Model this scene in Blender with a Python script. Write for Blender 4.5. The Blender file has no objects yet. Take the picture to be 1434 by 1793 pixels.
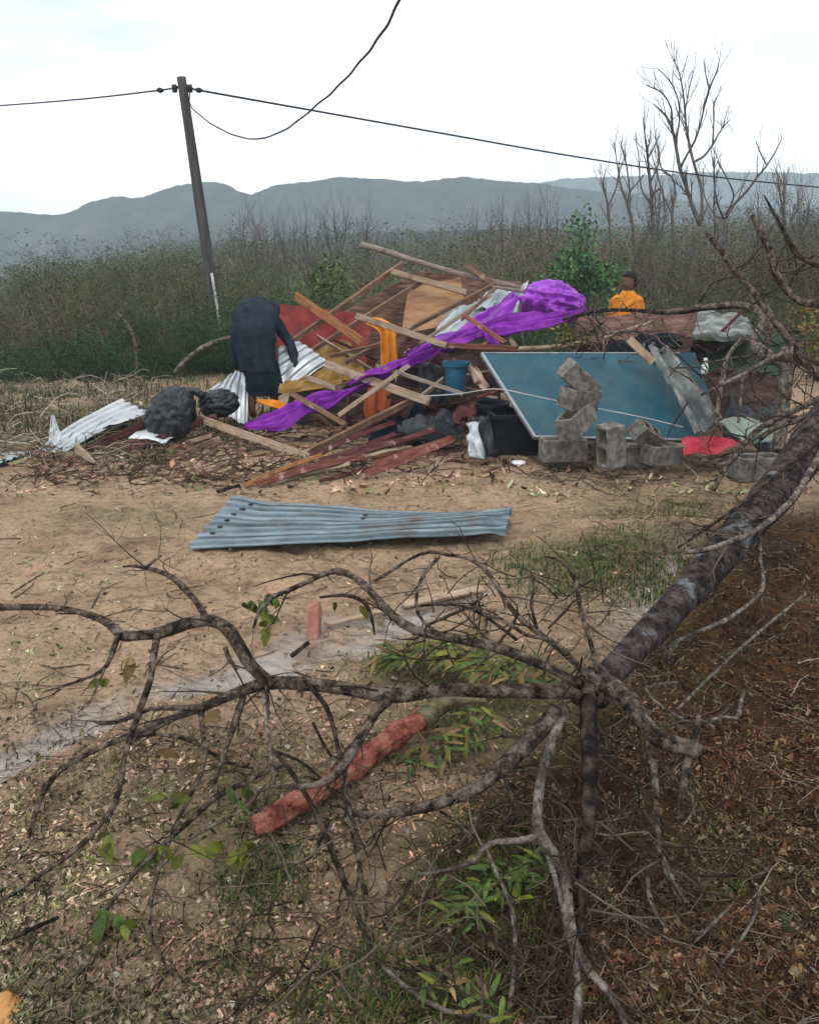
import bpy, math
import numpy as np
from mathutils import Vector, Matrix

SC = bpy.context.scene
COL = SC.collection
rad = math.radians

# ------------------------------------------------------------------ camera
CAM_H, PITCH, FPX, CX, CY = 1.60, rad(18.0), 1400.0, 717.0, 896.5
cam = bpy.data.objects.new('camera', bpy.data.cameras.new('camera'))
COL.objects.link(cam)
cam.location = (0, 0, CAM_H)
cam.rotation_euler = (rad(90) - PITCH, 0, 0)
cam.data.sensor_fit = 'VERTICAL'
cam.data.sensor_height = 24.0
cam.data.lens = 24.0 * FPX / 1793.0
cam.data.clip_start = 0.05
cam.data.clip_end = 9000
SC.camera = cam

# ------------------------------------------------------------------ world, sun, exposure
SUN_EL, SUN_ROT = rad(58), rad(200)
world = bpy.data.worlds.new('World')
SC.world = world
world.use_nodes = True
wn, wl = world.node_tree.nodes, world.node_tree.links
wn.clear()
wo = wn.new('ShaderNodeOutputWorld')
wb = wn.new('ShaderNodeBackground'); wb.inputs['Strength'].default_value = 0.135
sky = wn.new('ShaderNodeTexSky'); sky.sky_type = 'NISHITA'; sky.sun_disc = False
sky.sun_elevation = SUN_EL; sky.sun_rotation = SUN_ROT
tcw = wn.new('ShaderNodeTexCoord')
mpw = wn.new('ShaderNodeMapping'); mpw.inputs['Scale'].default_value = (1.2, 1.2, 5.0)
nzw = wn.new('ShaderNodeTexNoise'); nzw.inputs['Scale'].default_value = 1.6
nzw.inputs['Detail'].default_value = 5; nzw.inputs['Roughness'].default_value = 0.5
rpw = wn.new('ShaderNodeValToRGB')
rpw.color_ramp.elements[0].position = 0.34; rpw.color_ramp.elements[0].color = (3.7, 4.2, 4.6, 1)
rpw.color_ramp.elements[1].position = 0.54; rpw.color_ramp.elements[1].color = (9.9, 9.9, 9.95, 1)
mxw = wn.new('ShaderNodeMixRGB'); mxw.inputs['Fac'].default_value = 0.93
wl.new(tcw.outputs['Generated'], mpw.inputs['Vector']); wl.new(mpw.outputs['Vector'], nzw.inputs['Vector'])
wl.new(nzw.outputs['Fac'], rpw.inputs['Fac'])
wl.new(sky.outputs['Color'], mxw.inputs['Color1']); wl.new(rpw.outputs['Color'], mxw.inputs['Color2'])
wl.new(mxw.outputs['Color'], wb.inputs['Color']); wl.new(wb.outputs['Background'], wo.inputs['Surface'])

sun = bpy.data.objects.new('sun', bpy.data.lights.new('sun', 'SUN'))
COL.objects.link(sun)
sun.data.energy = 0.9
sun.data.angle = rad(25)
sun.data.color = (1.0, 0.96, 0.9)
# Nishita: rotation 0 = +Y, clockwise seen from above
_sd = Vector((math.sin(SUN_ROT) * math.cos(SUN_EL), math.cos(SUN_ROT) * math.cos(SUN_EL), math.sin(SUN_EL)))
sun.rotation_euler = _sd.to_track_quat('Z', 'Y').to_euler()
sun.location = _sd * 30

SC.view_settings.view_transform = 'Standard'
SC.view_settings.look = 'None'
SC.view_settings.exposure = 0.6
SC.view_settings.gamma = 1.0
SC.view_settings.use_curve_mapping = False
SC.render.engine = 'CYCLES'
SC.cycles.use_denoising = True
SC.cycles.max_bounces = 5
SC.cycles.volume_bounces = 1

# ------------------------------------------------------------------ pixel <-> place
cp, sp = math.cos(PITCH), math.sin(PITCH)
def ray(px, py):
    a, b = (px - CX) / FPX, -(py - CY) / FPX
    return np.array([a, cp + b * sp, -sp + b * cp])
def at(px, py, Y):                    # the point Y metres ahead that is seen at this pixel
    d = ray(px, py)
    return np.array([0, 0, CAM_H]) + d * (Y / d[1])
def onz(px, py, z=0.0):               # the point at height z
    d = ray(px, py)
    return np.array([0, 0, CAM_H]) + d * ((z - CAM_H) / d[2])
def depth(p):
    return p[1] * cp + (CAM_H - p[2]) * sp
def to_px(x, y, z=0.0):
    dz = CAM_H - z
    d = y * cp + dz * sp
    d = np.maximum(d, 1e-3)
    v = y * sp - dz * cp
    return CX + FPX * x / d, CY - FPX * v / d
def pxm(w, p):                        # pixels -> metres at that point
    return w / FPX * depth(p)

# ------------------------------------------------------------------ noise
def _h(ix, iy, s):
    n = (ix.astype(np.int64) * 374761393 + iy.astype(np.int64) * 668265263 + s * 982451653) & 0xFFFFFFFF
    n = ((n ^ (n >> 13)) * 1274126177) & 0xFFFFFFFF
    return ((n ^ (n >> 16)) & 0xFFFF) / 65535.0
def vnoise(x, y, s=0):
    x = np.asarray(x, float); y = np.asarray(y, float)
    ix, iy = np.floor(x), np.floor(y)
    fx, fy = x - ix, y - iy
    fx = fx * fx * (3 - 2 * fx); fy = fy * fy * (3 - 2 * fy)
    a, b = _h(ix, iy, s), _h(ix + 1, iy, s)
    c, d = _h(ix, iy + 1, s), _h(ix + 1, iy + 1, s)
    return (a * (1 - fx) + b * fx) * (1 - fy) + (c * (1 - fx) + d * fx) * fy - 0.5
def fbm(x, y, s=0, o=4):
    r, a = 0, 1.0
    for k in range(o):
        r = r + a * vnoise(np.asarray(x) * 2 ** k, np.asarray(y) * 2 ** k, s + k * 17); a *= 0.5
    return r
def sst(a, b, x):
    t = np.clip((np.asarray(x, float) - a) / (b - a), 0, 1)
    return t * t * (3 - 2 * t)

# ------------------------------------------------------------------ mesh collecting
class MB:
    def __init__(s): s.v, s.q, s.t, s.c, s.n = [], [], [], [], 0
    def add(s, v, quads=None, tris=None, col=None):
        v = np.asarray(v, float).reshape(-1, 3)
        if quads is not None and len(quads): s.q.append(np.asarray(quads, int).reshape(-1, 4) + s.n)
        if tris is not None and len(tris): s.t.append(np.asarray(tris, int).reshape(-1, 3) + s.n)
        s.v.append(v)
        c = np.zeros((len(v), 3)) + (np.asarray(col, float) if col is not None else 0.5)
        s.c.append(c)
        s.n += len(v)
    def arrays(s):
        v = np.concatenate(s.v) if s.v else np.zeros((0, 3))
        q = np.concatenate(s.q) if s.q else np.zeros((0, 4), int)
        t = np.concatenate(s.t) if s.t else np.zeros((0, 3), int)
        return v, q, t, np.concatenate(s.c)
    def mesh(s, name, off=(0, 0, 0), smooth=True, color=False):
        v, q, t, c = s.arrays()
        v = v - np.asarray(off)
        me = bpy.data.meshes.new(name)
        me.vertices.add(len(v)); me.vertices.foreach_set('co', v.astype(np.float32).ravel())
        lv = np.concatenate([q.ravel(), t.ravel()]).astype(np.int32)
        me.loops.add(len(lv)); me.loops.foreach_set('vertex_index', lv)
        st = np.concatenate([np.arange(len(q)) * 4, len(q) * 4 + np.arange(len(t)) * 3]).astype(np.int32)
        me.polygons.add(len(st)); me.polygons.foreach_set('loop_start', st)
        me.polygons.foreach_set('use_smooth', np.full(len(st), smooth, bool))
        if color:
            a = me.attributes.new('col', 'FLOAT_COLOR', 'POINT')
            a.data.foreach_set('color', np.concatenate([c, np.ones((len(c), 1))], 1).astype(np.float32).ravel())
        me.update(calc_edges=True); me.validate()
        return me
def base_of(v):
    lo, hi = v.min(0), v.max(0)
    return np.array([(lo[0] + hi[0]) / 2, (lo[1] + hi[1]) / 2, lo[2]])
def tag(o, label=None, cat=None, group=None, kind=None):
    if label: o['label'] = label
    if cat: o['category'] = cat
    if group: o['group'] = group
    if kind: o['kind'] = kind
    return o
def build(mb, name, m, parent=None, smooth=True, color=False, origin=None):
    off = np.array(parent.location) if parent is not None else (base_of(mb.arrays()[0]) if origin is None else np.asarray(origin, float))
    if parent is not None and parent.parent is not None: off = off + np.array(parent.parent.location)
    o = bpy.data.objects.new(name, mb.mesh(name, off, smooth, color))
    COL.objects.link(o)
    if m: o.data.materials.append(m)
    if parent is not None: o.parent = parent
    else: o.location = off
    return o
def empty(name, loc, label, cat, group=None):
    o = bpy.data.objects.new(name, None); COL.objects.link(o)
    o.location = tuple(loc); o.empty_display_size = 0.1
    return tag(o, label, cat, group)

def crom(P, R, step):
    P = np.asarray(P, float); R = np.asarray(R, float)
    if len(P) == 2: n = max(2, int(np.linalg.norm(P[1] - P[0]) / step)); t = np.linspace(0, 1, n + 1)[:, None]; return P[0] * (1 - t) + P[1] * t, (R[0] * (1 - t) + R[1] * t)[:, 0]
    E = np.vstack([2 * P[0] - P[1], P, 2 * P[-1] - P[-2]])
    out, ro = [], []
    for i in range(len(P) - 1):
        p0, p1, p2, p3 = E[i:i + 4]
        n = max(2, int(np.linalg.norm(p2 - p1) / step))
        t = np.linspace(0, 1, n, endpoint=False)[:, None]
        out.append(0.5 * (2 * p1 + (p2 - p0) * t + (2 * p0 - 5 * p1 + 4 * p2 - p3) * t ** 2 + (3 * p1 - p0 - 3 * p2 + p3) * t ** 3))
        ro.append((R[i] * (1 - t) + R[i + 1] * t)[:, 0])
    out.append(P[-1:]); ro.append(R[-1:])
    return np.vstack(out), np.concatenate(ro)
def tube(mb, P, R, n=8, col=None, rough=0.0, seed=0, cap=True):
    P = np.asarray(P, float); R = np.asarray(R, float)
    T = np.gradient(P, axis=0); T /= np.linalg.norm(T, axis=1, keepdims=True) + 1e-9
    N = np.cross(T[0], [0.31, 0.17, 0.93]); N /= np.linalg.norm(N) + 1e-9
    ang = np.linspace(0, 2 * math.pi, n, endpoint=False)
    ca, sa = np.cos(ang)[:, None], np.sin(ang)[:, None]
    V = []
    k = np.arange(n)
    for i in range(len(P)):
        N = N - T[i] * N.dot(T[i]); N /= np.linalg.norm(N) + 1e-9
        B = np.cross(T[i], N)
        r = R[i]
        if rough: r = r * (1 + rough * (2 * vnoise(k * 0.9 + 3.1 * seed, np.full(n, i * 0.45), seed) + 1.2 * vnoise(np.full(n, 0.5), np.full(n, i * 0.35), seed + 5)))[:, None]
        V.append(P[i] + r * (ca * N + sa * B))
    V = np.vstack(V)
    a = np.arange(len(P) - 1)[:, None] * n + k[None]
    b = np.arange(len(P) - 1)[:, None] * n + (k[None] + 1) % n
    Q = np.stack([a, b, b + n, a + n], -1).reshape(-1, 4)
    tr = None
    if cap:
        V = np.vstack([V, P[:1], P[-1:]])
        m = len(P) * n; L = (len(P) - 1) * n
        tr = np.vstack([np.stack([(k + 1) % n, k, np.full(n, m)], 1), np.stack([L + k, L + (k + 1) % n, np.full(n, m + 1)], 1)])
    mb.add(V, Q, tr, col)

# ------------------------------------------------------------------ materials
def ramp(nt, stops):
    r = nt.nodes.new('ShaderNodeValToRGB')
    e = r.color_ramp.elements
    while len(e) < len(stops): e.new(0.5)
    for i, (p, c) in enumerate(stops):
        e[i].position = p; e[i].color = (*c, 1)
    return r
def pmat(name, stops, scale=8, stretch=(1, 1, 1), rough=0.9, bump=0.3, bscale=None, bdist=0.01, spec=0.08, metal=0.0, rnd=0.0, attr=None, detail=6, wear=None, rvar=0.0, nr=0.6):
    m = bpy.data.materials.new(name); m.use_nodes = True
    nt = m.node_tree; N, L = nt.nodes, nt.links
    b = N['Principled BSDF']
    tc = N.new('ShaderNodeTexCoord'); mp = N.new('ShaderNodeMapping')
    mp.inputs['Scale'].default_value = stretch
    L.new(tc.outputs['Object'], mp.inputs['Vector'])
    oi = N.new('ShaderNodeObjectInfo')
    mo = N.new('ShaderNodeVectorMath'); mo.operation = 'MULTIPLY_ADD'
    mo.inputs[1].default_value = (7.3, 5.1, 9.7)
    cb = N.new('ShaderNodeCombineXYZ')
    for k in range(3): L.new(oi.outputs['Random'], cb.inputs[k])
    L.new(cb.outputs[0], mo.inputs[0]); L.new(mp.outputs[0], mo.inputs[2])
    nz = N.new('ShaderNodeTexNoise'); nz.inputs['Scale'].default_value = scale
    nz.inputs['Detail'].default_value = detail; nz.inputs['Roughness'].default_value = nr
    L.new(mo.outputs[0], nz.inputs['Vector'])
    r = ramp(nt, stops); L.new(nz.outputs['Fac'], r.inputs['Fac'])
    out = r.outputs['Color']
    if attr:
        at_ = N.new('ShaderNodeAttribute'); at_.attribute_name = attr
        mx = N.new('ShaderNodeMixRGB'); mx.blend_type = 'MULTIPLY'; mx.inputs['Fac'].default_value = 1
        L.new(at_.outputs['Color'], mx.inputs['Color1']); L.new(out, mx.inputs['Color2']); out = mx.outputs['Color']
    if wear:                       # (colour, scale, low, high): patches of dirt / lichen with a shape of their own
        c, s, lo, hi = wear
        n2 = N.new('ShaderNodeTexNoise'); n2.inputs['Scale'].default_value = s; n2.inputs['Detail'].default_value = 5; n2.inputs['Roughness'].default_value = 0.65
        L.new(mo.outputs[0] if stretch == (1, 1, 1) else tc.outputs['Object'], n2.inputs['Vector'])
        r2 = ramp(nt, [(lo, (0, 0, 0)), (hi, (1, 1, 1))]); L.new(n2.outputs['Fac'], r2.inputs['Fac'])
        mx = N.new('ShaderNodeMixRGB'); L.new(r2.outputs['Color'], mx.inputs['Fac'])
        L.new(out, mx.inputs['Color1']); mx.inputs['Color2'].default_value = (*c, 1); out = mx.outputs['Color']
    if rnd:
        hs = N.new('ShaderNodeHueSaturation')
        mr = N.new('ShaderNodeMapRange'); mr.inputs['To Min'].default_value = 1 - rnd; mr.inputs['To Max'].default_value = 1 + rnd
        L.new(oi.outputs['Random'], mr.inputs['Value']); L.new(mr.outputs[0], hs.inputs['Value']); L.new(out, hs.inputs['Color']); out = hs.outputs['Color']
    L.new(out, b.inputs['Base Color'])
    b.inputs['Roughness'].default_value = rough
    if rvar:
        mr = N.new('ShaderNodeMapRange'); mr.inputs['To Min'].default_value = max(0, rough - rvar); mr.inputs['To Max'].default_value = min(1, rough + rvar)
        L.new(nz.outputs['Fac'], mr.inputs['Value']); L.new(mr.outputs[0], b.inputs['Roughness'])
    b.inputs['Metallic'].default_value = metal
    b.inputs['Specular IOR Level'].default_value = spec
    if bump:
        nb = N.new('ShaderNodeTexNoise'); nb.inputs['Scale'].default_value = bscale or scale * 3
        nb.inputs['Detail'].default_value = 6; nb.inputs['Roughness'].default_value = 0.7
        L.new(mo.outputs[0], nb.inputs['Vector'])
        bp = N.new('ShaderNodeBump'); bp.inputs['Strength'].default_value = bump; bp.inputs['Distance'].default_value = bdist
        L.new(nb.outputs['Fac'], bp.inputs['Height']); L.new(bp.outputs[0], b.inputs['Normal'])
    return m

def W(c1, c2, c3): return [(0.3, c1), (0.5, c2), (0.72, c3)]
def WN(c1, c2, c3): return [(0.40, c1), (0.5, c2), (0.62, c3)]
GR = (3, 40, 40)
M = {}
M['bark'] = pmat('bark', WN((0.014, 0.010, 0.008), (0.078, 0.057, 0.044), (0.21, 0.165, 0.13)), 26, bump=1.0, bscale=55, bdist=0.02, wear=((0.17, 0.155, 0.14), 13, 0.58, 0.72), nr=0.75)
M['bark_trunk'] = pmat('bark_trunk', WN((0.010, 0.008, 0.008), (0.042, 0.031, 0.029), (0.105, 0.082, 0.075)), 18, bump=1.0, bscale=45, bdist=0.02, nr=0.75, wear=((0.15, 0.17, 0.175), 5, 0.585, 0.65))
M['bark_pale'] = pmat('bark_pale', WN((0.04, 0.031, 0.026), (0.115, 0.095, 0.08), (0.26, 0.225, 0.19)), 24, bump=1.0, bscale=60, nr=0.75, wear=((0.06, 0.046, 0.035), 14, 0.52, 0.66))
M['bark_dark'] = pmat('bark_dark', WN((0.010, 0.007, 0.005), (0.030, 0.021, 0.016), (0.075, 0.057, 0.045)), 22, bump=0.9, bscale=60)
M['grey_twig'] = pmat('grey_twig', W((0.0560, 0.0480, 0.0416), (0.1040, 0.0920, 0.0800), (0.1600, 0.1440, 0.1280)), 18, bump=0.3)
M['wood_pale'] = pmat('wood_pale', W((0.1650, 0.1125, 0.0750), (0.3150, 0.2325, 0.1650), (0.4125, 0.3225, 0.2400)), 2.0, GR, bump=0.4, rnd=0.12, wear=((0.16, 0.10, 0.065), 7, 0.55, 0.72))
M['wood_grey'] = pmat('wood_grey', W((0.0975, 0.0750, 0.0638), (0.1950, 0.1575, 0.1350), (0.2775, 0.2325, 0.2025)), 2.0, GR, bump=0.4, rnd=0.12, wear=((0.10, 0.075, 0.055), 6, 0.55, 0.7))
M['wood_brown'] = pmat('wood_brown', W((0.0700, 0.0385, 0.0245), (0.1540, 0.0910, 0.0595), (0.2380, 0.1540, 0.1050)), 2.0, GR, bump=0.4, rnd=0.15, wear=((0.33, 0.26, 0.2), 8, 0.56, 0.7))
M['wood_orange'] = pmat('wood_orange', W((0.1350, 0.0562, 0.0225), (0.2700, 0.1200, 0.0525), (0.3375, 0.1800, 0.0900)), 2.0, GR, bump=0.4, rnd=0.1, wear=((0.12, 0.06, 0.035), 8, 0.56, 0.7))
M['wood_red'] = pmat('wood_red', W((0.0750, 0.0225, 0.0165), (0.1575, 0.0562, 0.0413), (0.2550, 0.1200, 0.0900)), 2.0, GR, bump=0.4, rnd=0.25, wear=((0.40, 0.27, 0.24), 9, 0.58, 0.72))
M['wood_maroon'] = pmat('wood_maroon', W((0.0292, 0.0091, 0.0091), (0.0650, 0.0228, 0.0221), (0.1170, 0.0520, 0.0520)), 2.0, GR, bump=0.4, rnd=0.25, wear=((0.32, 0.22, 0.22), 9, 0.6, 0.75))
M['dark_board'] = pmat('dark_board', W((0.018, 0.010, 0.010), (0.042, 0.024, 0.021), (0.085, 0.05, 0.045)), 4, (1, 1, 5), rough=0.85, bump=0.4, wear=((0.15, 0.10, 0.085), 6, 0.60, 0.72))  # maroon wood tone lowered; shade of the heap's black gaps put into the colour
M['red_panel'] = pmat('red_panel', W((0.10, 0.016, 0.014), (0.19, 0.03, 0.026), (0.25, 0.06, 0.05)), 6, bump=0.2, rough=0.7, wear=((0.10, 0.05, 0.04), 5, 0.55, 0.75))
M['brown_panel'] = pmat('brown_panel', W((0.0340, 0.0187, 0.0145), (0.0978, 0.0510, 0.0382), (0.1870, 0.1105, 0.0850)), 6, (1, 1, 6), bump=0.3, rough=0.85, wear=((0.06, 0.035, 0.028), 4, 0.55, 0.7))
M['plywood'] = pmat('plywood', W((0.2000, 0.1040, 0.0520), (0.2960, 0.1680, 0.0880), (0.3680, 0.2320, 0.1360)), 5, (1, 1, 5), bump=0.2, rough=0.75, wear=((0.16, 0.08, 0.04), 6, 0.62, 0.72))
M['ochre'] = pmat('ochre', W((0.1500, 0.0825, 0.0225), (0.2475, 0.1425, 0.0450), (0.3150, 0.2100, 0.0900)), 7, bump=0.3, rough=0.85)
M['zinc'] = pmat('zinc', W((0.2640, 0.2880, 0.3040), (0.3680, 0.4000, 0.4160), (0.4800, 0.5040, 0.5120)), 5, rough=0.38, bump=0.08, spec=0.5, metal=0.4, rvar=0.12, wear=((0.24, 0.22, 0.20), 7, 0.62, 0.74))
M['zinc_old'] = pmat('zinc_old', W((0.15, 0.19, 0.21), (0.26, 0.33, 0.36), (0.38, 0.45, 0.48)), 6, rough=0.38, bump=0.1, spec=0.5, metal=0.65, rvar=0.15, wear=((0.16, 0.125, 0.105), 6, 0.55, 0.72))
M['zinc_blue'] = pmat('zinc_blue', W((0.055, 0.078, 0.092), (0.115, 0.16, 0.185), (0.20, 0.27, 0.30)), 5, (0.8, 3, 3), rough=0.45, bump=0.1, spec=0.4, metal=0.35, rvar=0.1, wear=((0.10, 0.08, 0.068), 5, 0.54, 0.70))
M['white_sheet'] = pmat('white_sheet', W((0.4250, 0.4505, 0.4590), (0.5440, 0.5780, 0.5865), (0.6290, 0.6545, 0.6545)), 5, rough=0.5, bump=0.1, wear=((0.33, 0.3, 0.27), 7, 0.6, 0.75))
M['teal'] = pmat('teal', W((0.0059, 0.0408, 0.0638), (0.0093, 0.0612, 0.0892), (0.0255, 0.0935, 0.1190)), 3.5, rough=0.36, bump=0.06, spec=0.28, rvar=0.1, wear=((0.030, 0.075, 0.088), 5.5, 0.46, 0.72))
M['alu'] = pmat('alu', W((0.1800, 0.1980, 0.2100), (0.2520, 0.2760, 0.2880), (0.3120, 0.3300, 0.3420)), 9, rough=0.4, bump=0.1, metal=0.4)
M['weathered'] = pmat('weathered', WN((0.0800, 0.0920, 0.0920), (0.1520, 0.1680, 0.1600), (0.2400, 0.2480, 0.2320)), 5, (1, 1, 1), rough=0.85, bump=0.5, wear=((0.08, 0.075, 0.065), 6, 0.52, 0.66))
M['pale_green'] = pmat('pale_green', W((0.1650, 0.2100, 0.1800), (0.2475, 0.3000, 0.2550), (0.3150, 0.3600, 0.3150)), 6, rough=0.7, bump=0.2, wear=((0.16, 0.16, 0.12), 6, 0.55, 0.7))
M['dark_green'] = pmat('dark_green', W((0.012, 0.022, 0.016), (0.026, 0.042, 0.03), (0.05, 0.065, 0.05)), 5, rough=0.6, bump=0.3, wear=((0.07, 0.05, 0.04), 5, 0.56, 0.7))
M['crimson'] = pmat('crimson', W((0.2380, 0.0170, 0.0298), (0.3400, 0.0298, 0.0467), (0.3995, 0.0680, 0.0765)), 6, rough=0.55, bump=0.15, wear=((0.2, 0.05, 0.05), 7, 0.58, 0.72))
M['block'] = pmat('block', WN((0.0936, 0.0864, 0.0792), (0.1584, 0.1476, 0.1332), (0.2232, 0.2088, 0.1872)), 14, rough=0.95, bump=0.9, bscale=90, bdist=0.006, rnd=0.15, wear=((0.13, 0.115, 0.095), 6, 0.52, 0.7))
M['purple'] = pmat('purple', W((0.18, 0.016, 0.33), (0.29, 0.03, 0.47), (0.42, 0.08, 0.60)), 5, rough=0.35, bump=0.8, bscale=9, bdist=0.03, spec=0.5)
M['purple_dirty'] = pmat('purple_dirty', W((0.0900, 0.0108, 0.1530), (0.1800, 0.0225, 0.2970), (0.2700, 0.0450, 0.3780)), 6, rough=0.5, bump=0.5, bscale=14, bdist=0.02, wear=((0.14, 0.07, 0.07), 7, 0.6, 0.72))
M['orange_cloth'] = pmat('orange_cloth', W((0.3780, 0.1170, 0.0090), (0.5580, 0.1980, 0.0180), (0.6300, 0.2700, 0.0540)), 7, rough=0.85, bump=0.4, bscale=25)
M['rust_cloth'] = pmat('rust_cloth', W((0.25, 0.055, 0.02), (0.38, 0.10, 0.035), (0.46, 0.17, 0.07)), 7, rough=0.85, bump=0.4, bscale=25)
M['plastic_clear'] = pmat('plastic_clear', W((0.2550, 0.3060, 0.3230), (0.3825, 0.4420, 0.4590), (0.5270, 0.5780, 0.5865)), 5, rough=0.22, bump=0.6, bscale=10, bdist=0.02, spec=0.6, wear=((0.2, 0.22, 0.22), 6, 0.55, 0.68))
M['black_bag'] = pmat('black_bag', W((0.010, 0.012, 0.015), (0.018, 0.021, 0.026), (0.035, 0.04, 0.046)), 6, rough=0.38, bump=0.7, bscale=8, bdist=0.04, spec=0.35)
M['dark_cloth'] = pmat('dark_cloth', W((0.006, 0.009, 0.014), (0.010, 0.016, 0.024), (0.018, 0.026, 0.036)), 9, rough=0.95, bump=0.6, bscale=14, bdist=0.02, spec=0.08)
M['navy_cloth'] = pmat('navy_cloth', W((0.009, 0.015, 0.022), (0.017, 0.027, 0.038), (0.03, 0.043, 0.056)), 9, rough=0.95, bump=0.8, bscale=11, bdist=0.03, spec=0.08)
M['skin'] = pmat('skin', W((0.10, 0.05, 0.032), (0.13, 0.066, 0.042), (0.16, 0.085, 0.055)), 12, rough=0.6, bump=0.1)
M['hair'] = pmat('hair', W((0.006, 0.005, 0.005), (0.012, 0.01, 0.009), (0.022, 0.018, 0.016)), 40, rough=0.6, bump=0.6)
M['jeans'] = pmat('jeans', W((0.02, 0.025, 0.04), (0.035, 0.045, 0.07), (0.05, 0.06, 0.09)), 20, rough=0.9, bump=0.2)
M['black_plastic'] = pmat('black_plastic', W((0.006, 0.007, 0.010), (0.011, 0.013, 0.017), (0.02, 0.022, 0.027)), 6, rough=0.6, bump=0.1, spec=0.12)
M['blue_plastic'] = pmat('blue_plastic', W((0.012, 0.06, 0.10), (0.02, 0.09, 0.15), (0.04, 0.12, 0.18)), 6, rough=0.45, bump=0.1, wear=((0.10, 0.11, 0.11), 7, 0.58, 0.72))
M['white_plastic'] = pmat('white_plastic', W((0.62, 0.62, 0.62), (0.74, 0.74, 0.73), (0.8, 0.8, 0.8)), 6, rough=0.4, bump=0.05, wear=((0.45, 0.40, 0.35), 8, 0.62, 0.74))
M['beige_cloth'] = pmat('beige_cloth', W((0.3, 0.2, 0.16), (0.44, 0.32, 0.26), (0.55, 0.42, 0.35)), 7, rough=0.9, bump=0.4, wear=((0.10, 0.05, 0.04), 8, 0.52, 0.62))
M['pole'] = pmat('pole', W((0.0315, 0.0301, 0.0294), (0.0630, 0.0602, 0.0574), (0.1050, 0.1015, 0.0980)), 3, (8, 8, 0.6), rough=0.9, bump=0.5)
M['cable'] = pmat('cable', W((0.02, 0.02, 0.021), (0.035, 0.035, 0.036), (0.05, 0.05, 0.05)), 10, rough=0.6, bump=0.1)
M['conduit'] = pmat('conduit', W((0.3200, 0.3120, 0.2960), (0.4160, 0.4080, 0.3920), (0.4800, 0.4800, 0.4640)), 8, rough=0.5, bump=0.1)
M['redlog'] = pmat('redlog', WN((0.11, 0.03, 0.02), (0.30, 0.095, 0.065), (0.44, 0.20, 0.15)), 14, (1, 1, 1), rough=0.9, bump=1.0, bscale=45, bdist=0.02, nr=0.75, wear=((0.13, 0.085, 0.06), 12, 0.54, 0.66))
M['greenwood'] = pmat('greenwood', WN((0.05, 0.045, 0.022), (0.13, 0.12, 0.06), (0.22, 0.20, 0.12)), 14, rough=0.8, bump=1.0, bscale=35, bdist=0.02, nr=0.75, wear=((0.10, 0.06, 0.04), 12, 0.52, 0.66))
M['pinkwood'] = pmat('pinkwood', W((0.2100, 0.0900, 0.0675), (0.3300, 0.1575, 0.1200), (0.4125, 0.2400, 0.1950)), 12, rough=0.85, bump=0.4)
M['clay'] = pmat('clay', W((0.24, 0.11, 0.035), (0.40, 0.20, 0.07), (0.50, 0.29, 0.12)), 14, rough=0.85, bump=0.4)
M['leaf'] = pmat('leaf', [(0.3, (0.55, 0.6, 0.5)), (0.55, (1, 1, 1)), (0.75, (1.25, 1.15, 0.9))], 14, rough=0.65, bump=0.2, spec=0.15, attr='col')
M['stuff'] = pmat('stuff', [(0.3, (0.6, 0.6, 0.6)), (0.55, (1, 1, 1)), (0.75, (1.2, 1.2, 1.2))], 25, rough=0.9, bump=0.2, attr='col')
M['veg'] = pmat('veg', [(0.3, (0.75, 0.75, 0.75)), (0.5, (1, 1, 1)), (0.75, (1.15, 1.15, 1.15))], 1.5, rough=0.95, bump=0, attr='col', spec=0.1)
_nt = M['veg'].node_tree; _b = _nt.nodes['Principled BSDF']; _src = _b.inputs['Base Color'].links[0].from_socket
_ai = _nt.nodes.new('ShaderNodeAttribute'); _ai.attribute_type = 'INSTANCER'; _ai.attribute_name = 'tint'
_mm = _nt.nodes.new('ShaderNodeMixRGB'); _mm.blend_type = 'MULTIPLY'; _mm.inputs['Fac'].default_value = 1
_nt.links.new(_src, _mm.inputs['Color1']); _nt.links.new(_ai.outputs['Color'], _mm.inputs['Color2']); _nt.links.new(_mm.outputs['Color'], _b.inputs['Base Color'])
M['hill'] = pmat('hill', W((0.014, 0.022, 0.020), (0.034, 0.044, 0.036), (0.07, 0.072, 0.058)), 0.09, rough=1, bump=0, spec=0.0, detail=9)

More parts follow.
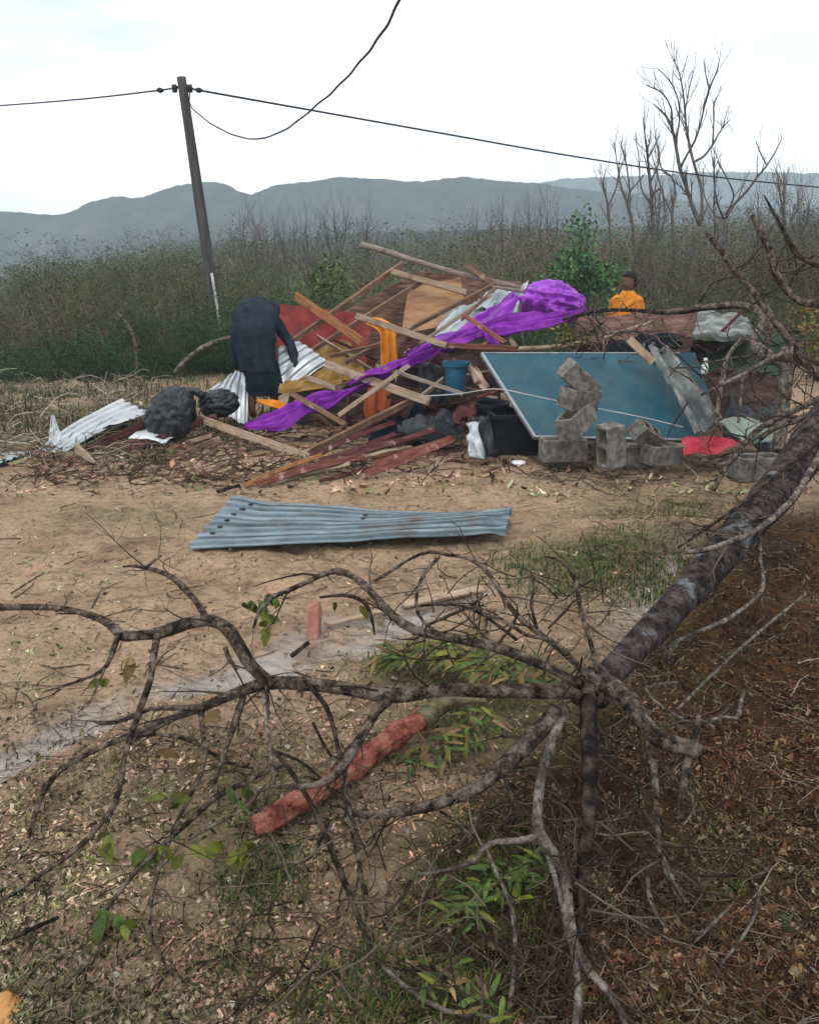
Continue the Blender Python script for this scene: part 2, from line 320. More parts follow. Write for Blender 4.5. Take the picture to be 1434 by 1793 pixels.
# ------------------------------------------------------------------ terrain
def zones(x, y):
    """soil zones of the yard: red earth bank, wet streak, green ground cover, bare trodden sand"""
    x = np.asarray(x, float); y = np.asarray(y, float)
    px, py = to_px(x, np.maximum(y, 0.3))
    wob = 130 * fbm(x * 1.7, y * 1.7, 3, 4)
    # red earth lies to the right of a line running from the trunk to the near edge
    line = np.interp(py, [840, 900, 980, 1050, 1200, 1330, 1480, 1600, 1793, 2600], [1520, 1340, 1130, 1080, 1060, 960, 820, 760, 700, 600])
    red = sst(-90, 90, px + wob - line)
    red = red * sst(850, 930, py)
    # wet grey streak
    wl_y = np.interp(px, [-200, 0, 130, 250, 420, 520, 620, 760, 860, 1000], [1440, 1345, 1290, 1235, 1170, 1140, 1105, 1055, 1030, 1010])
    wwid = np.interp(px, [-200, 200, 380, 470, 560, 650, 760, 900], [52, 34, 18, 40, 54, 36, 20, 0.1])
    wet = sst(1.2, 0.4, np.abs(py + 0.35 * wob - wl_y) / wwid)
    wet = wet * np.clip(0.95 + 1.7 * fbm(x * 3.1, y * 3.1, 14, 3), 0, 1)
    wet = np.maximum(wet, np.exp(-(((px + py * 0.8 - 1980) / 40) ** 2 + ((py - 1040) / 70) ** 2)))
    # greener ground
    grn = 0 * px
    for (cx_, cy_, rx, ry, a) in [(1060, 990, 190, 50, 1), (880, 1240, 190, 90, 0.9), (760, 1150, 160, 50, .8), (860, 1560, 150, 110, 1), (720, 1740, 230, 110, .8), (250, 1660, 420, 190, .38), (330, 1390, 330, 120, .36), (450, 1540, 120, 80, .7), (1150, 890, 160, 40, .5), (60, 735, 220, 45, .35), (1300, 1560, 160, 120, .3), (200, 900, 180, 25, .35)]:
        grn = np.maximum(grn, a * np.exp(-(((px + wob * .5 - cx_) / rx) ** 2 + ((py + .3 * wob - cy_) / ry) ** 2)))
    rough_l = sst(-90, 60, py - np.interp(px, [0, 400, 700, 900, 1434], [1340, 1260, 1270, 1350, 1350]) + wob)   # littered near ground
    return red, wet, grn, rough_l
def edge_y(x):
    x = np.asarray(x, float)
    return 11.0 + 0.5 * fbm(x * 0.4, x * 0 + 2.0, 9, 3) + 0.10 * np.clip(x, -30, 30) - 1.2 * sst(-2.5, -5, x)
def H(x, y, fine=True):
    x = np.asarray(x, float); y = np.asarray(y, float)
    e = np.maximum(y - edge_y(x), 0)
    z = -3.2 * (1 - np.exp(-e / 9.0)) - 0.055 * e - 0.045 * np.clip(-x - 4, 0, 100) * sst(0, 40, e)
    z = np.maximum(z, -26)
    near = sst(14, 9, y)
    z = z + near * 0.05 * fbm(x * 0.7, y * 0.7, 1, 3)
    # low bank of earth on the right
    b = np.exp(-(((x - 1.55) / 0.55) ** 2 + ((y - 4.35) / 0.42) ** 2))
    z = z + near * (0.10 * b + 0.10 * sst(0.7, 1.8, x) * sst(4.6, 3.0, y))
    # brushwood heaps along the left edge of the yard
    z = z + 0.16 * np.exp(-(((x + 4.6) / 1.6) ** 2 + ((y - 9.0) / 0.9) ** 2)) * (1 + fbm(x * 2, y * 2, 4, 3))
    if fine:
        red, wet, grn, ro = zones(x, y)
        f = near * (1 - 0.97 * sst(0.1, 0.7, wet))
        z = z + f * (0.014 + 0.022 * red + 0.012 * ro) * fbm(x * 6, y * 6, 21, 3) * 1.6
        # two shallow wheel ruts beside the wet streak
        rut = np.exp(-((y - 3.35 + 0.42 * x + 0.10 * fbm(x * 1.5, y * 0, 61, 2)) / 0.07) ** 2) + np.exp(-((y - 4.0 + 0.42 * x + 0.10 * fbm(x * 1.5, y * 0, 62, 2)) / 0.07) ** 2)
        z = z - 0.022 * near * rut * sst(0.9, 0.2, x)
        z = z + f * (0.015 + 0.014 * red + 0.010 * ro) * fbm(x * 20, y * 20, 31, 3)
        z = z - 0.02 * wet * near
        z = z + (1 - near) * 0.6 * fbm(x * 0.15, y * 0.15, 41, 3)
    return z
def Hs(x, y): return float(H(np.array([x]), np.array([y]))[0])
def G(px, py, up=0.0):                 # the ground point seen at a pixel
    p = onz(px, py, up)
    for _ in range(6): p = onz(px, py, Hs(p[0], p[1]) + up)
    return p

def grow(start, step, ratio, end):
    out = [start]
    while out[-1] < end: step *= ratio; out.append(out[-1] + step)
    return np.array(out)
def make_ground():
    xs = np.arange(-3.2, 3.2001, 0.022)
    xp = grow(3.2, 0.022, 1.075, 580)[1:]
    xs = np.concatenate([-xp[::-1], xs, xp])
    ys = np.arange(0.9, 6.6, 0.02)
    ys = np.concatenate([-grow(-0.9, 0.05, 1.25, 60)[1:][::-1], ys, grow(6.6, 0.02, 1.04, 640)])
    X, Y = np.meshgrid(xs, ys)
    Z = H(X, Y)
    nx, ny = len(xs), len(ys)
    i = np.arange(ny - 1)[:, None] * nx + np.arange(nx - 1)[None]
    Q = np.stack([i, i + 1, i + 1 + nx, i + nx], -1).reshape(-1, 4)
    red, wet, grn, ro = zones(X, Y)
    far = sst(9.5, 13, Y)
    mb = MB(); mb.add(np.stack([X, Y, Z], -1).reshape(-1, 3), Q, None, np.stack([red, wet, np.maximum(grn, far)], -1).reshape(-1, 3))
    m = bpy.data.materials.new('yard_soil'); m.use_nodes = True
    nt = m.node_tree; N, L = nt.nodes, nt.links; bs = N['Principled BSDF']
    tc = N.new('ShaderNodeTexCoord')
    def noise(s, d=6, r=0.6, stretch=None):
        n = N.new('ShaderNodeTexNoise'); n.inputs['Scale'].default_value = s; n.inputs['Detail'].default_value = d; n.inputs['Roughness'].default_value = r
        if stretch:
            mp = N.new('ShaderNodeMapping'); mp.inputs['Scale'].default_value = stretch; L.new(tc.outputs['Object'], mp.inputs['Vector']); L.new(mp.outputs[0], n.inputs['Vector'])
        else: L.new(tc.outputs['Object'], n.inputs['Vector'])
        return n
    def mix(f, a, b_, mode='MIX'):
        x = N.new('ShaderNodeMixRGB'); x.blend_type = mode
        if isinstance(f, float): x.inputs['Fac'].default_value = f
        else: L.new(f, x.inputs['Fac'])
        L.new(a, x.inputs['Color1']); L.new(b_, x.inputs['Color2']); return x.outputs['Color']
    za = N.new('ShaderNodeAttribute'); za.attribute_name = 'col'
    sep = N.new('ShaderNodeSeparateColor'); L.new(za.outputs['Color'], sep.inputs['Color'])
    n1, n2, n3 = noise(2.2, 8, 0.65), noise(38, 8, 0.7), noise(9, 6, 0.65, (1, 2.2, 1))
    def R(n, st): r = ramp(nt, st); L.new(n.outputs['Fac'], r.inputs['Fac']); return r.outputs['Color']
    sand = R(n1, [(0.28, (0.13, 0.082, 0.05)), (0.44, (0.25, 0.172, 0.112)), (0.6, (0.32, 0.225, 0.15)), (0.76, (0.36, 0.215, 0.155))])
    redc = R(n1, [(0.28, (0.016, 0.008, 0.005)), (0.48, (0.046, 0.022, 0.011)), (0.62, (0.085, 0.043, 0.018)), (0.8, (0.11, 0.040, 0.022))])
    grn_ = R(n3, [(0.3, (0.022, 0.027, 0.010)), (0.5, (0.062, 0.072, 0.028)), (0.7, (0.12, 0.105, 0.052))])
    wetc = R(n3, [(0.3, (0.12, 0.09, 0.07)), (0.7, (0.24, 0.185, 0.15))])
    c = mix(sep.outputs['Red'], sand, redc)
    c = mix(sep.outputs['Blue'], c, grn_)
    c = mix(sep.outputs['Green'], c, wetc)
    sp_ = R(n2, [(0.32, (0.45, 0.42, 0.40)), (0.47, (0.92, 0.92, 0.92)), (0.6, (1.1, 1.1, 1.1)), (0.75, (1.45, 1.42, 1.35))])
    c = mix(0.85, c, sp_, 'MULTIPLY')
    st_ = R(n3, [(0.36, (0.42, 0.38, 0.36)), (0.47, (0.95, 0.95, 0.95)), (0.65, (1.12, 1.1, 1.08))])
    c = mix(0.7, c, st_, 'MULTIPLY')
    L.new(c, bs.inputs['Base Color'])
    mr = N.new('ShaderNodeMapRange'); mr.inputs['To Min'].default_value = 0.88; mr.inputs['To Max'].default_value = 0.16
    L.new(sep.outputs['Green'], mr.inputs['Value']); L.new(mr.outputs[0], bs.inputs['Roughness'])
    ms_ = N.new('ShaderNodeMapRange'); ms_.inputs['To Min'].default_value = 0.08; ms_.inputs['To Max'].default_value = 0.6
    L.new(sep.outputs['Green'], ms_.inputs['Value']); L.new(ms_.outputs[0], bs.inputs['Specular IOR Level'])
    bp = N.new('ShaderNodeBump'); bp.inputs['Strength'].default_value = 0.9; bp.inputs['Distance'].default_value = 0.012
    L.new(n2.outputs['Fac'], bp.inputs['Height']); L.new(bp.outputs[0], bs.inputs['Normal'])
    mb_ = N.new('ShaderNodeMapRange'); mb_.inputs['From Max'].default_value = 0.7; mb_.inputs['To Min'].default_value = 0.9; mb_.inputs['To Max'].default_value = 0.04
    L.new(sep.outputs['Green'], mb_.inputs['Value']); L.new(mb_.outputs[0], bp.inputs['Strength'])
    o = build(mb, 'ground', m, color=True, origin=(0, 0, 0))
    tag(o, 'sandy yard with red earth bank and wet muddy streak', None, None, 'structure')
make_ground()

# ------------------------------------------------------------------ hills
def ridge(name, label, Y, pts, deep, seed):
    xs = np.linspace(-0.95, 0.95, 420)
    px = CX + FPX * xs
    prof = np.interp(px, [p[0] for p in pts], [p[1] for p in pts])
    prof = np.convolve(np.pad(prof, 2, mode='edge'), np.hanning(7)[1:-1] / np.hanning(7).sum(), 'valid')
    prof = prof + 3.5 * fbm(px / 60, px * 0, seed, 4) + 2.5 * vnoise(px / 5, px * 0, seed + 3)
    V = []
    rows = 27
    for r in range(rows):
        t = r / (rows - 1)
        yy = Y + (t - 0.5) * deep
        h = np.sin(math.pi * t) ** 0.8
        top = np.array([at(a, b, Y)[2] for a, b in zip(px, prof)])
        x = xs * Y * (1 + (t - 0.5) * 0.2)
        z = -40 + (top + 40) * h * (1 - (0.22 * np.abs(fbm(xs * 26, xs * 0 + t * 7, seed + 7, 4)) if r != rows // 2 else 0)) - (0 if r == rows // 2 else 1.2 * np.abs(t - 0.5) * deep * 0.08)
        V.append(np.stack([x, np.full_like(x, yy), z], -1))
    V = np.vstack(V); n = len(xs)
    i = np.arange(rows - 1)[:, None] * n + np.arange(n - 1)[None]
    mb = MB(); mb.add(V, np.stack([i, i + 1, i + 1 + n, i + n], -1).reshape(-1, 4))
    o = build(mb, name, M['hill'], origin=(0, Y, 0))
    tag(o, label, None, None, 'structure')
ridge('hills', 'blue-grey wooded hills with rounded peaks on the skyline', 270,
      [(-700, 385), (-150, 372), (0, 372), (60, 372), (130, 378), (165, 370), (195, 352), (235, 345), (275, 350), (300, 338), (345, 322), (395, 316), (418, 318), (440, 334), (458, 342), (500, 324), (560, 318), (600, 309), (640, 314), (740, 318), (800, 310), (850, 316), (930, 322), (1000, 330), (1100, 345), (1434, 380), (2200, 420)], 120, 50)
ridge('hills', 'paler hills fading into the mist behind the bare trees', 480,
      [(-700, 420), (0, 410), (300, 400), (700, 372), (880, 330), (980, 312), (1100, 306), (1250, 300), (1434, 305), (2200, 320)], 240, 60)
ridge('hills', 'low wooded rise in front of the hill foot', 140,
      [(-700, 520), (0, 500), (120, 480), (200, 455), (260, 445), (330, 440), (450, 430), (600, 408), (800, 402), (1000, 398), (1200, 395), (1434, 392), (2200, 400)], 50, 70)

# ------------------------------------------------------------------ woodland beyond the yard
RNG = np.random.default_rng(11)
def unit(v): return v / (np.linalg.norm(v) + 1e-9)
def stems(mb, rng, base, d, L, r, lvl, cols, bend=0.25, sides=4, kids=(5, 4, 3), up=0.25, spread=0.7, leaf=None, seg=4):
    """one stem with its side twigs"""
    P = [base]; dd = unit(d)
    for k in range(seg):
        dd = unit(dd + bend * rng.normal(size=3) * 0.5 + np.array([0, 0, up * 0.25]))
        P.append(P[-1] + dd * L / seg)
    P = np.array(P); R = np.linspace(r, r * 0.35 if lvl else r * 0.2, seg + 1)
    tube(mb, P, R, sides if lvl > 0 else 3, cols[rng.integers(len(cols))], cap=False)
    if lvl > 0:
        for k in range(kids[min(len(kids) - 1, lvl - 1)]):
            t = rng.uniform(0.25, 1.0)
            i = min(seg - 1, int(t * seg)); f = t * seg - i
            b = P[i] * (1 - f) + P[i + 1] * f
            tg = unit(P[i + 1] - P[i])
            nd = unit(tg + spread * rng.normal(size=3) + np.array([0, 0, up]))
            stems(mb, rng, b, nd, L * rng.uniform(0.35, 0.6), R[i] * 0.55, lvl - 1, cols, bend, sides, kids, up, spread, leaf, max(2, seg - 1))
    if leaf and lvl <= 1:
        n, size, lc = leaf
        leaves(mb, rng, P[1:], n, size, lc)
def leaves(mb, rng, P, n, size, lc, jit=None):
    P = P[rng.integers(len(P), size=n)] + rng.normal(size=(n, 3)) * (jit or size * 1.5)
    a = rng.normal(size=(n, 3)); a /= np.linalg.norm(a, axis=1, keepdims=True)
    b = np.cross(a, rng.normal(size=(n, 3))); b /= np.linalg.norm(b, axis=1, keepdims=True)
    s = (size * rng.uniform(0.5, 1.4, n))[:, None]
    V = np.stack([P, P + (a * 0.5 + b * 0.3) * s, P + a * s, P + (a * 0.5 - b * 0.3) * s], 1).reshape(-1, 3)
    lc = np.asarray(lc); c = lc[rng.integers(len(lc), size=n)] * rng.uniform(0.7, 1.25, (n, 1))
    mb.add(V, np.arange(4 * n).reshape(-1, 4), None, np.repeat(c, 4, 0))
TWC = [(0.12, 0.095, 0.075), (0.17, 0.14, 0.115), (0.09, 0.07, 0.055), (0.22, 0.19, 0.16)]
LFC = [(0.050, 0.066, 0.026), (0.085, 0.078, 0.036), (0.036, 0.058, 0.024), (0.10, 0.08, 0.048), (0.030, 0.054, 0.025)]
LFG = [(0.050, 0.072, 0.028), (0.075, 0.085, 0.036), (0.036, 0.060, 0.026), (0.095, 0.09, 0.045), (0.045, 0.075, 0.035)]
def proto(seed, ns, h, lvl, kids, leaf, spread=0.5, lean=0.3):
    rng = np.random.default_rng(seed); mb = MB()
    for k in range(ns):
        a = rng.uniform(0, 6.28)
        b = np.array([math.cos(a), math.sin(a), 0]) * rng.uniform(0, 0.12) * h
        stems(mb, rng, b, np.array([math.cos(a) * lean, math.sin(a) * lean, 1]) + rng.normal(size=3) * 0.1, h * rng.uniform(0.7, 1.05), 0.011 * h * rng.uniform(0.7, 1.2), lvl, TWC, 0.22, 3, kids, 0.35, spread, leaf, 3)
    v, q, t, c = mb.arrays()
    return v / np.array([1, 1, v[:, 2].max()]), q, t, c
P_SHRUB = [proto(100 + i, 6, 1.0, 2, (5, 5), (7, 0.024, LFC), 0.6, 0.5) for i in range(5)]
P_LEAFY = [proto(500 + i, 4, 1.0, 2, (6, 6), (26, 0.013, LFG), 0.65, 0.35) for i in range(5)]
P_TREE = [proto(200 + i, 2, 1.0, 2, (6, 8), (3, 0.011, LFC), 0.5, 0.12) for i in range(5)]
P_FAR = [proto(400 + i, 3, 1.0, 2, (4, 7), (7, 0.0055, LFC), 0.5, 0.15) for i in range(4)]
VEG = bpy.data.collections.new('plant_kinds')          # the plants the wood is made of; only instanced
KIND = {}
for i_, pr_ in enumerate(P_SHRUB + P_LEAFY + P_TREE + P_FAR):
    mb = MB(); mb.add(*pr_); o_ = bpy.data.objects.new('plant.%03d' % i_, mb.mesh('plant', color=True)); o_.data.materials.append(M['veg']); VEG.objects.link(o_)
    KIND[id(pr_)] = i_
def mass(name, label, items):
    me = bpy.data.meshes.new(name); me.from_pydata([(i[1], i[2], i[3]) for i in items], [], [])
    for nm, ty, data in (('scl', 'FLOAT_VECTOR', [(i[4] * i[5], i[4] * i[5], i[4]) for i in items]), ('rot', 'FLOAT_VECTOR', [(0, 0, i[6]) for i in items]), ('tint', 'FLOAT_VECTOR', [tuple(i[7]) for i in items])):
        me.attributes.new(nm, ty, 'POINT').data.foreach_set('vector', np.array(data, np.float32).ravel())
    me.attributes.new('idx', 'INT', 'POINT').data.foreach_set('value', np.array([KIND[id(i[0])] for i in items], np.int32))
    o = bpy.data.objects.new(name, me); COL.objects.link(o)
    ng = bpy.data.node_groups.new(name + '_scatter', 'GeometryNodeTree')
    ng.interface.new_socket('Geometry', in_out='INPUT', socket_type='NodeSocketGeometry'); ng.interface.new_socket('Geometry', in_out='OUTPUT', socket_type='NodeSocketGeometry')
    N, L = ng.nodes, ng.links
    gi, go = N.new('NodeGroupInput'), N.new('NodeGroupOutput')
    ip, ci = N.new('GeometryNodeInstanceOnPoints'), N.new('GeometryNodeCollectionInfo')
    ci.inputs['Collection'].default_value = VEG; ci.inputs['Separate Children'].default_value = True; ci.inputs['Reset Children'].default_value = True
    ip.inputs['Pick Instance'].default_value = True
    L.new(gi.outputs[0], ip.inputs['Points']); L.new(ci.outputs[0], ip.inputs['Instance'])
    for nm, ty, sock in (('idx', 'INT', 'Instance Index'), ('rot', 'FLOAT_VECTOR', 'Rotation'), ('scl', 'FLOAT_VECTOR', 'Scale')):
        na = N.new('GeometryNodeInputNamedAttribute'); na.data_type = ty; na.inputs['Name'].default_value = nm; L.new(na.outputs['Attribute'], ip.inputs[sock])
    L.new(ip.outputs[0], go.inputs[0])
    o.modifiers.new('scatter', 'NODES').node_group = ng
    o.data.materials.append(M['veg'])
    return tag(o, label, 'woodland', None, 'stuff')
def place(n, y0, y1, pick, smin, smax, sxr, power=1.5, tint=(1, 1, 1), tops=None):
    out = []
    for _ in range(n):
        u = RNG.uniform()
        y = y0 + (y1 - y0) * u ** power
        x = RNG.uniform(-0.62, 0.62) * y + RNG.normal() * 0.5
        e = float(edge_y(x))
        y = y + max(0, e - y0)
        if y < e + 0.2: continue
        z = Hs(x, y) - 0.08
        s = RNG.uniform(smin, smax)
        if tops is not None:           # a crown stands no higher than the wood's canopy line here
            px, _ = to_px(x, y)
            zt = at(px, np.interp(px, tops[0], tops[1]) + RNG.normal() * 12 + 85 * fbm(px / 130., y / 22., 77, 3), y)[2]
            s = min(max(zt - z, 0.5), smax)
            if s < smin * 0.6: continue
        w = 1 + 0.9 * float(fbm(x * 0.12, y * 0.12, 88, 2)); hu = 1.3 * float(fbm(x * 0.09 + 5, y * 0.09, 98, 2))
        tn = np.array(tint) * np.maximum(np.array([w + hu * 0.6 + 0.10 * RNG.normal(), w, w + hu * 0.3 - 0.06 * RNG.normal()]), 0.3) * RNG.uniform(0.8, 1.2)
        out.append((pick[RNG.integers(len(pick))], x, y, z, s, RNG.uniform(*sxr), RNG.uniform(0, 6.28), tn))
    return out
CAN2 = ([-400, 0, 120, 200, 300, 420, 560, 700, 850, 1000, 1150, 1300, 1434, 1900], [530, 512, 485, 458, 440, 432, 432, 425, 420, 420, 415, 410, 405, 405])
CAN = ([-400, 0, 120, 200, 300, 420, 560, 700, 850, 1000, 1150, 1300, 1434, 1900], [520, 500, 470, 440, 425, 415, 415, 405, 400, 400, 390, 385, 375, 370])
mass('brush_mass', 'grey-green brush and undergrowth along the yard edge', place(420, 10.2, 24, P_SHRUB, 0.6, 1.7, (0.7, 1.3), 1.6, (0.95, 1.0, 0.85)) + place(300, 10.8, 24, P_LEAFY, 0.5, 1.8, (0.9, 1.5), 1.2, (1.2, 1.15, 0.95)))
mass('woodland', 'storm-stripped hazy woodland on the slope below the yard', place(260, 14, 55, P_TREE, 1.5, 6.5, (0.6, 1.1), 1.5, (1.0, 0.95, 0.9), CAN) + place(900, 16, 80, P_LEAFY, 1.2, 5.5, (0.8, 1.3), 1.3, (1.1, 1.05, 0.9), CAN2) + place(800, 40, 118, P_FAR + P_LEAFY, 3, 13, (0.9, 1.5), 1.1, (1.15, 1.0, 0.9), CAN))

# ------------------------------------------------------------------ standing bare trees
def pix_branch(pts, Y0, Y1=None, step=0.06, widths=None):
    """pts: (px, py[, width px]) at Y from Y0 to Y1"""
    Y1 = Y0 if Y1 is None else Y1
    P, R = [], []
    for k, p in enumerate(pts):
        t = k / max(1, len(pts) - 1)
        q = at(p[0], p[1], Y0 + (Y1 - Y0) * t)
        P.append(q); R.append(pxm(p[2], q) / 2 * 0.8)
    return crom(P, R, step)
def bare_tree(name, label, trunk, limbs, Y, seed, m='grey_twig', ntw=5, tl=0.7, group=None, lift=None):
    rng = np.random.default_rng(seed)
    tp, tr = pix_branch(trunk, Y, step=0.12)
    b = tp[0].copy(); gz = Hs(b[0], b[1]) - 0.05
    if b[2] > gz: tp = np.vstack([[b[0], b[1], gz], tp]); tr = np.concatenate([[tr[0] * 1.1], tr])
    root = empty(name, tp[0], label, 'tree', group)
    mb = MB(); tube(mb, tp, tr, 7, rough=0.1, seed=seed); build(mb, 'trunk', M[m], root)
    tw = MB()
    allp = [(tp[len(tp) // 2:], tr[len(tr) // 2:])]
    for k, L in enumerate(limbs):
        p, r = pix_branch(L, Y, Y + rng.uniform(-0.8, 0.8), step=0.1)
        mb = MB(); tube(mb, p, r, 6, rough=0.1, seed=seed + k); build(mb, 'limb', M[m], root)
        allp.append((p, r))
    for p, r in allp:
        for k in range(int(ntw * len(p) / 9)):
            i = rng.integers(max(1, len(p) // 4), len(p))
            tg = unit(p[i] - p[i - 1])
            stems(tw, rng, p[i], tg + rng.normal(size=3) * 0.45 + np.array([0, 0, 0.35]), tl * rng.uniform(0.5, 1.2), min(r[i] * 0.6, 0.02), 2, TWC, 0.15, 3, (3, 3), 0.3, 0.4, None, 3)
    if tw.n:
        o = build(tw, 'twigs', M[m], root); o['kind'] = 'stuff'
    return root
def z5(x, y): return (980 + x * 454 / 1434, 60 + y * 454 / 1434)
def L5(*pts): return [(*z5(a, b), w) for a, b, w in pts]
bare_tree('bare_tree', 'tall forked bare tree reaching above the skyline behind the orange-shirted person',
          L5((705, 1530, 12), (725, 1400, 11), (745, 1230, 11), (775, 1060, 10)),
          [L5((775, 1060, 9), (725, 930, 8), (690, 820, 8), (662, 740, 8), (645, 640, 7), (622, 530, 6), (585, 450, 5), (515, 385, 2)),
           L5((775, 1060, 8), (785, 940, 7), (778, 840, 7), (742, 720, 6), (715, 610, 6), (695, 480, 5), (682, 330, 4), (655, 200, 3), (615, 120, 2)),
           L5((665, 740, 6), (700, 670, 5), (745, 590, 5), (778, 490, 4), (800, 390, 4), (825, 300, 3), (865, 210, 3), (880, 150, 2)),
           L5((742, 705, 5), (800, 670, 5), (850, 600, 4), (890, 530, 3), (940, 470, 2)),
           L5((622, 530, 5), (615, 410, 4), (570, 330, 3), (520, 300, 3), (475, 280, 2)),
           L5((640, 600, 4), (660, 470, 4), (650, 350, 3), (600, 250, 3), (540, 190, 2)),
           L5((845, 600, 4), (850, 480, 3), (850, 390, 3), (880, 330, 2)), L5((690, 440, 3), (710, 320, 3), (740, 200, 2)), L5((825, 300, 3), (805, 220, 2), (795, 150, 1.5))], 15, 1, ntw=7, tl=0.42)
bare_tree('bare_tree', 'slender bare tree with one long arm leaning out over the wire',
          L5((900, 1500, 8), (905, 1250, 8), (915, 1020, 7)),
          [L5((915, 1020, 7), (960, 945, 6), (1030, 870, 6), (1090, 790, 5), (1140, 730, 4), (1190, 650, 3), (1225, 580, 2)), L5((915, 1000, 5), (960, 900, 4), (930, 810, 3), (870, 700, 3)),
           L5((1140, 720, 3), (1110, 660, 3), (1085, 600, 2)), L5((905, 1020, 4), (870, 930, 4), (850, 800, 3), (855, 680, 2))], 17, 2, ntw=4, tl=0.4)
bare_tree('bare_tree', 'straight bare tree with a pointed top left of the tall forked tree',
          L5((520, 1400, 8), (515, 1100, 8), (505, 900, 7), (490, 740, 6)), [L5((490, 740, 6), (475, 600, 4), (458, 460, 2)), L5((505, 900, 5), (560, 850, 4), (580, 980, 3)), L5((500, 820, 4), (545, 700, 3), (525, 560, 2)), L5((505, 950, 4), (450, 850, 3), (432, 640, 2))], 18, 3, ntw=6, tl=0.5)
bare_tree('bare_tree', 'thin bare tree at the outer edge of the clump over the leafy bush',
          L5((430, 1400, 7), (400, 1050, 7), (375, 960, 6), (385, 860, 5)), [L5((385, 860, 4), (370, 740, 3), (335, 590, 2)), L5((385, 870, 4), (430, 820, 3), (470, 770, 3)), L5((375, 960, 4), (330, 800, 3), (300, 600, 2))], 18.5, 4, ntw=6, tl=0.5)
bare_tree('bare_tree', 'thin bare tree just left of the forked tree, split low down',
          L5((640, 1400, 7), (630, 1150, 7), (620, 1000, 6), (640, 880, 5)), [L5((640, 880, 4), (620, 790, 4), (560, 740, 3), (540, 600, 2)), L5((620, 1000, 4), (575, 900, 4), (545, 800, 3), (500, 640, 2))], 17.5, 5, ntw=6, tl=0.5)
bare_tree('bare_tree', 'low bare sapling in front of the pale hill, leftmost of the clump',
          L5((290, 1400, 5), (270, 1000, 5), (255, 900, 4)), [L5((255, 900, 4), (240, 820, 3), (255, 750, 2)), L5((260, 960, 3), (310, 850, 3), (330, 700, 2))], 19, 6, ntw=6, tl=0.45)
bare_tree('bare_tree', 'bare tree with stacked upright twigs near the picture edge',
          L5((1250, 1500, 7), (1245, 1150, 7), (1235, 1000, 6)), [L5((1235, 1000, 5), (1215, 880, 4), (1200, 760, 2)), L5((1240, 1000, 5), (1240, 880, 4), (1238, 750, 2)), L5((1245, 1100, 5), (1320, 950, 4), (1350, 880, 2))], 16, 7, ntw=6, tl=0.45)
bare_tree('bare_tree', 'slim bare sapling behind the slender leaning tree',
          L5((860, 1400, 6), (858, 1100, 5), (850, 950, 5)), [L5((850, 950, 4), (855, 800, 3), (835, 640, 2)), L5((855, 1000, 3), (800, 900, 3), (790, 740, 2))], 19, 8, ntw=6, tl=0.45)
k = 0
for (px, py, Y, h) in [(430, 395, 26, 0), (465, 410, 24, 1), (540, 400, 28, 2), (590, 385, 30, 3), (645, 410, 27, 0), (880, 395, 25, 1), (930, 385, 24, 2), (840, 400, 29, 3), (960, 380, 26, 0), (500, 420, 22, 1), (1330, 360, 20, 2), (1400, 345, 21, 3), (1150, 350, 24, 1)]:
    bare_tree('bare_tree', 'thin storm-stripped tree standing up out of the far brush', [(px + 4, py + 170, 5), (px + 3, py + 90, 5), (px, py + 40, 4)],
              [[(px, py + 40, 3), (px - 3, py + 15, 2.5), (px - 2 - h, py - 8, 1.5)], [(px + 2, py + 70, 3), (px + 14, py + 30, 2), (px + 16, py + 4, 1)], [(px + 2, py + 90, 3), (px - 14, py + 50, 2), (px - 18, py + 20, 1)]], Y, 40 + k, ntw=8, tl=0.9, group='thin bare trees in the far brush')
    k += 1
bare_tree('dead_stem', 'pale dead stem bent at the top in the brush on the left', [(240, 695, 8), (240, 645, 8), (237, 600, 8), (225, 570, 7), (205, 546, 4)], [], 10.6, 61, m='bark_pale', ntw=0)

# ------------------------------------------------------------------ leafy bushes
def leafy_bush(name, label, Y, outline, n, lc, size, seed, stemsn=7):
    rng = np.random.default_rng(seed)
    cx_ = np.mean([p[0] for p in outline]); by = max(p[1] for p in outline)
    base = at(cx_, by, Y); base[2] = Hs(base[0], base[1])
    root = empty(name, base, label, 'bush')
    tips = []
    for k in range(stemsn * 3):
        u = rng.uniform(0, 1); i = rng.integers(len(outline))
        o = outline[i]
        tips.append(at(cx_ + (o[0] - cx_) * rng.uniform(0.1, 1), by + (o[1] - by) * rng.uniform(0.35, 1), Y + rng.normal() * 0.35))
    mb = MB()
    for t in tips:
        p, r = crom([base + rng.normal(size=3) * [0.1, 0.1, 0], (base + t) / 2 + rng.normal(size=3) * 0.08, t], [0.014, 0.009, 0.003], 0.15)
        tube(mb, p, r, 4, (0.1, 0.08, 0.06), cap=False)
    o = build(mb, 'stems', M['bark'], root); o['kind'] = 'stuff'
    mb = MB()
    C = np.array(tips)
    leaves(mb, rng, C, n, size, lc, 0.11)
    o = build(mb, 'leaves', M['leaf'], root, color=True); o['kind'] = 'stuff'
GC = [(0.05, 0.12, 0.04), (0.07, 0.16, 0.05), (0.035, 0.085, 0.035), (0.10, 0.18, 0.07), (0.05, 0.12, 0.06)]
leafy_bush('leafy_bush', 'bright green leafy bush behind the purple tarpaulin', 12.2, [(962, 470), (968, 420), (980, 395), (1005, 385), (1030, 395), (1055, 410), (1072, 440), (1068, 490), (1050, 530), (985, 530), (1000, 440), (1040, 450)], 2600, GC, 0.07, 5, 9)
leafy_bush('leafy_bush', 'small green grassy bush above the red panel', 11.8, [(545, 500), (560, 475), (585, 470), (600, 490), (590, 520), (555, 520)], 500, [(0.07, 0.10, 0.03), (0.10, 0.13, 0.05), (0.05, 0.07, 0.03)], 0.07, 6, 4)
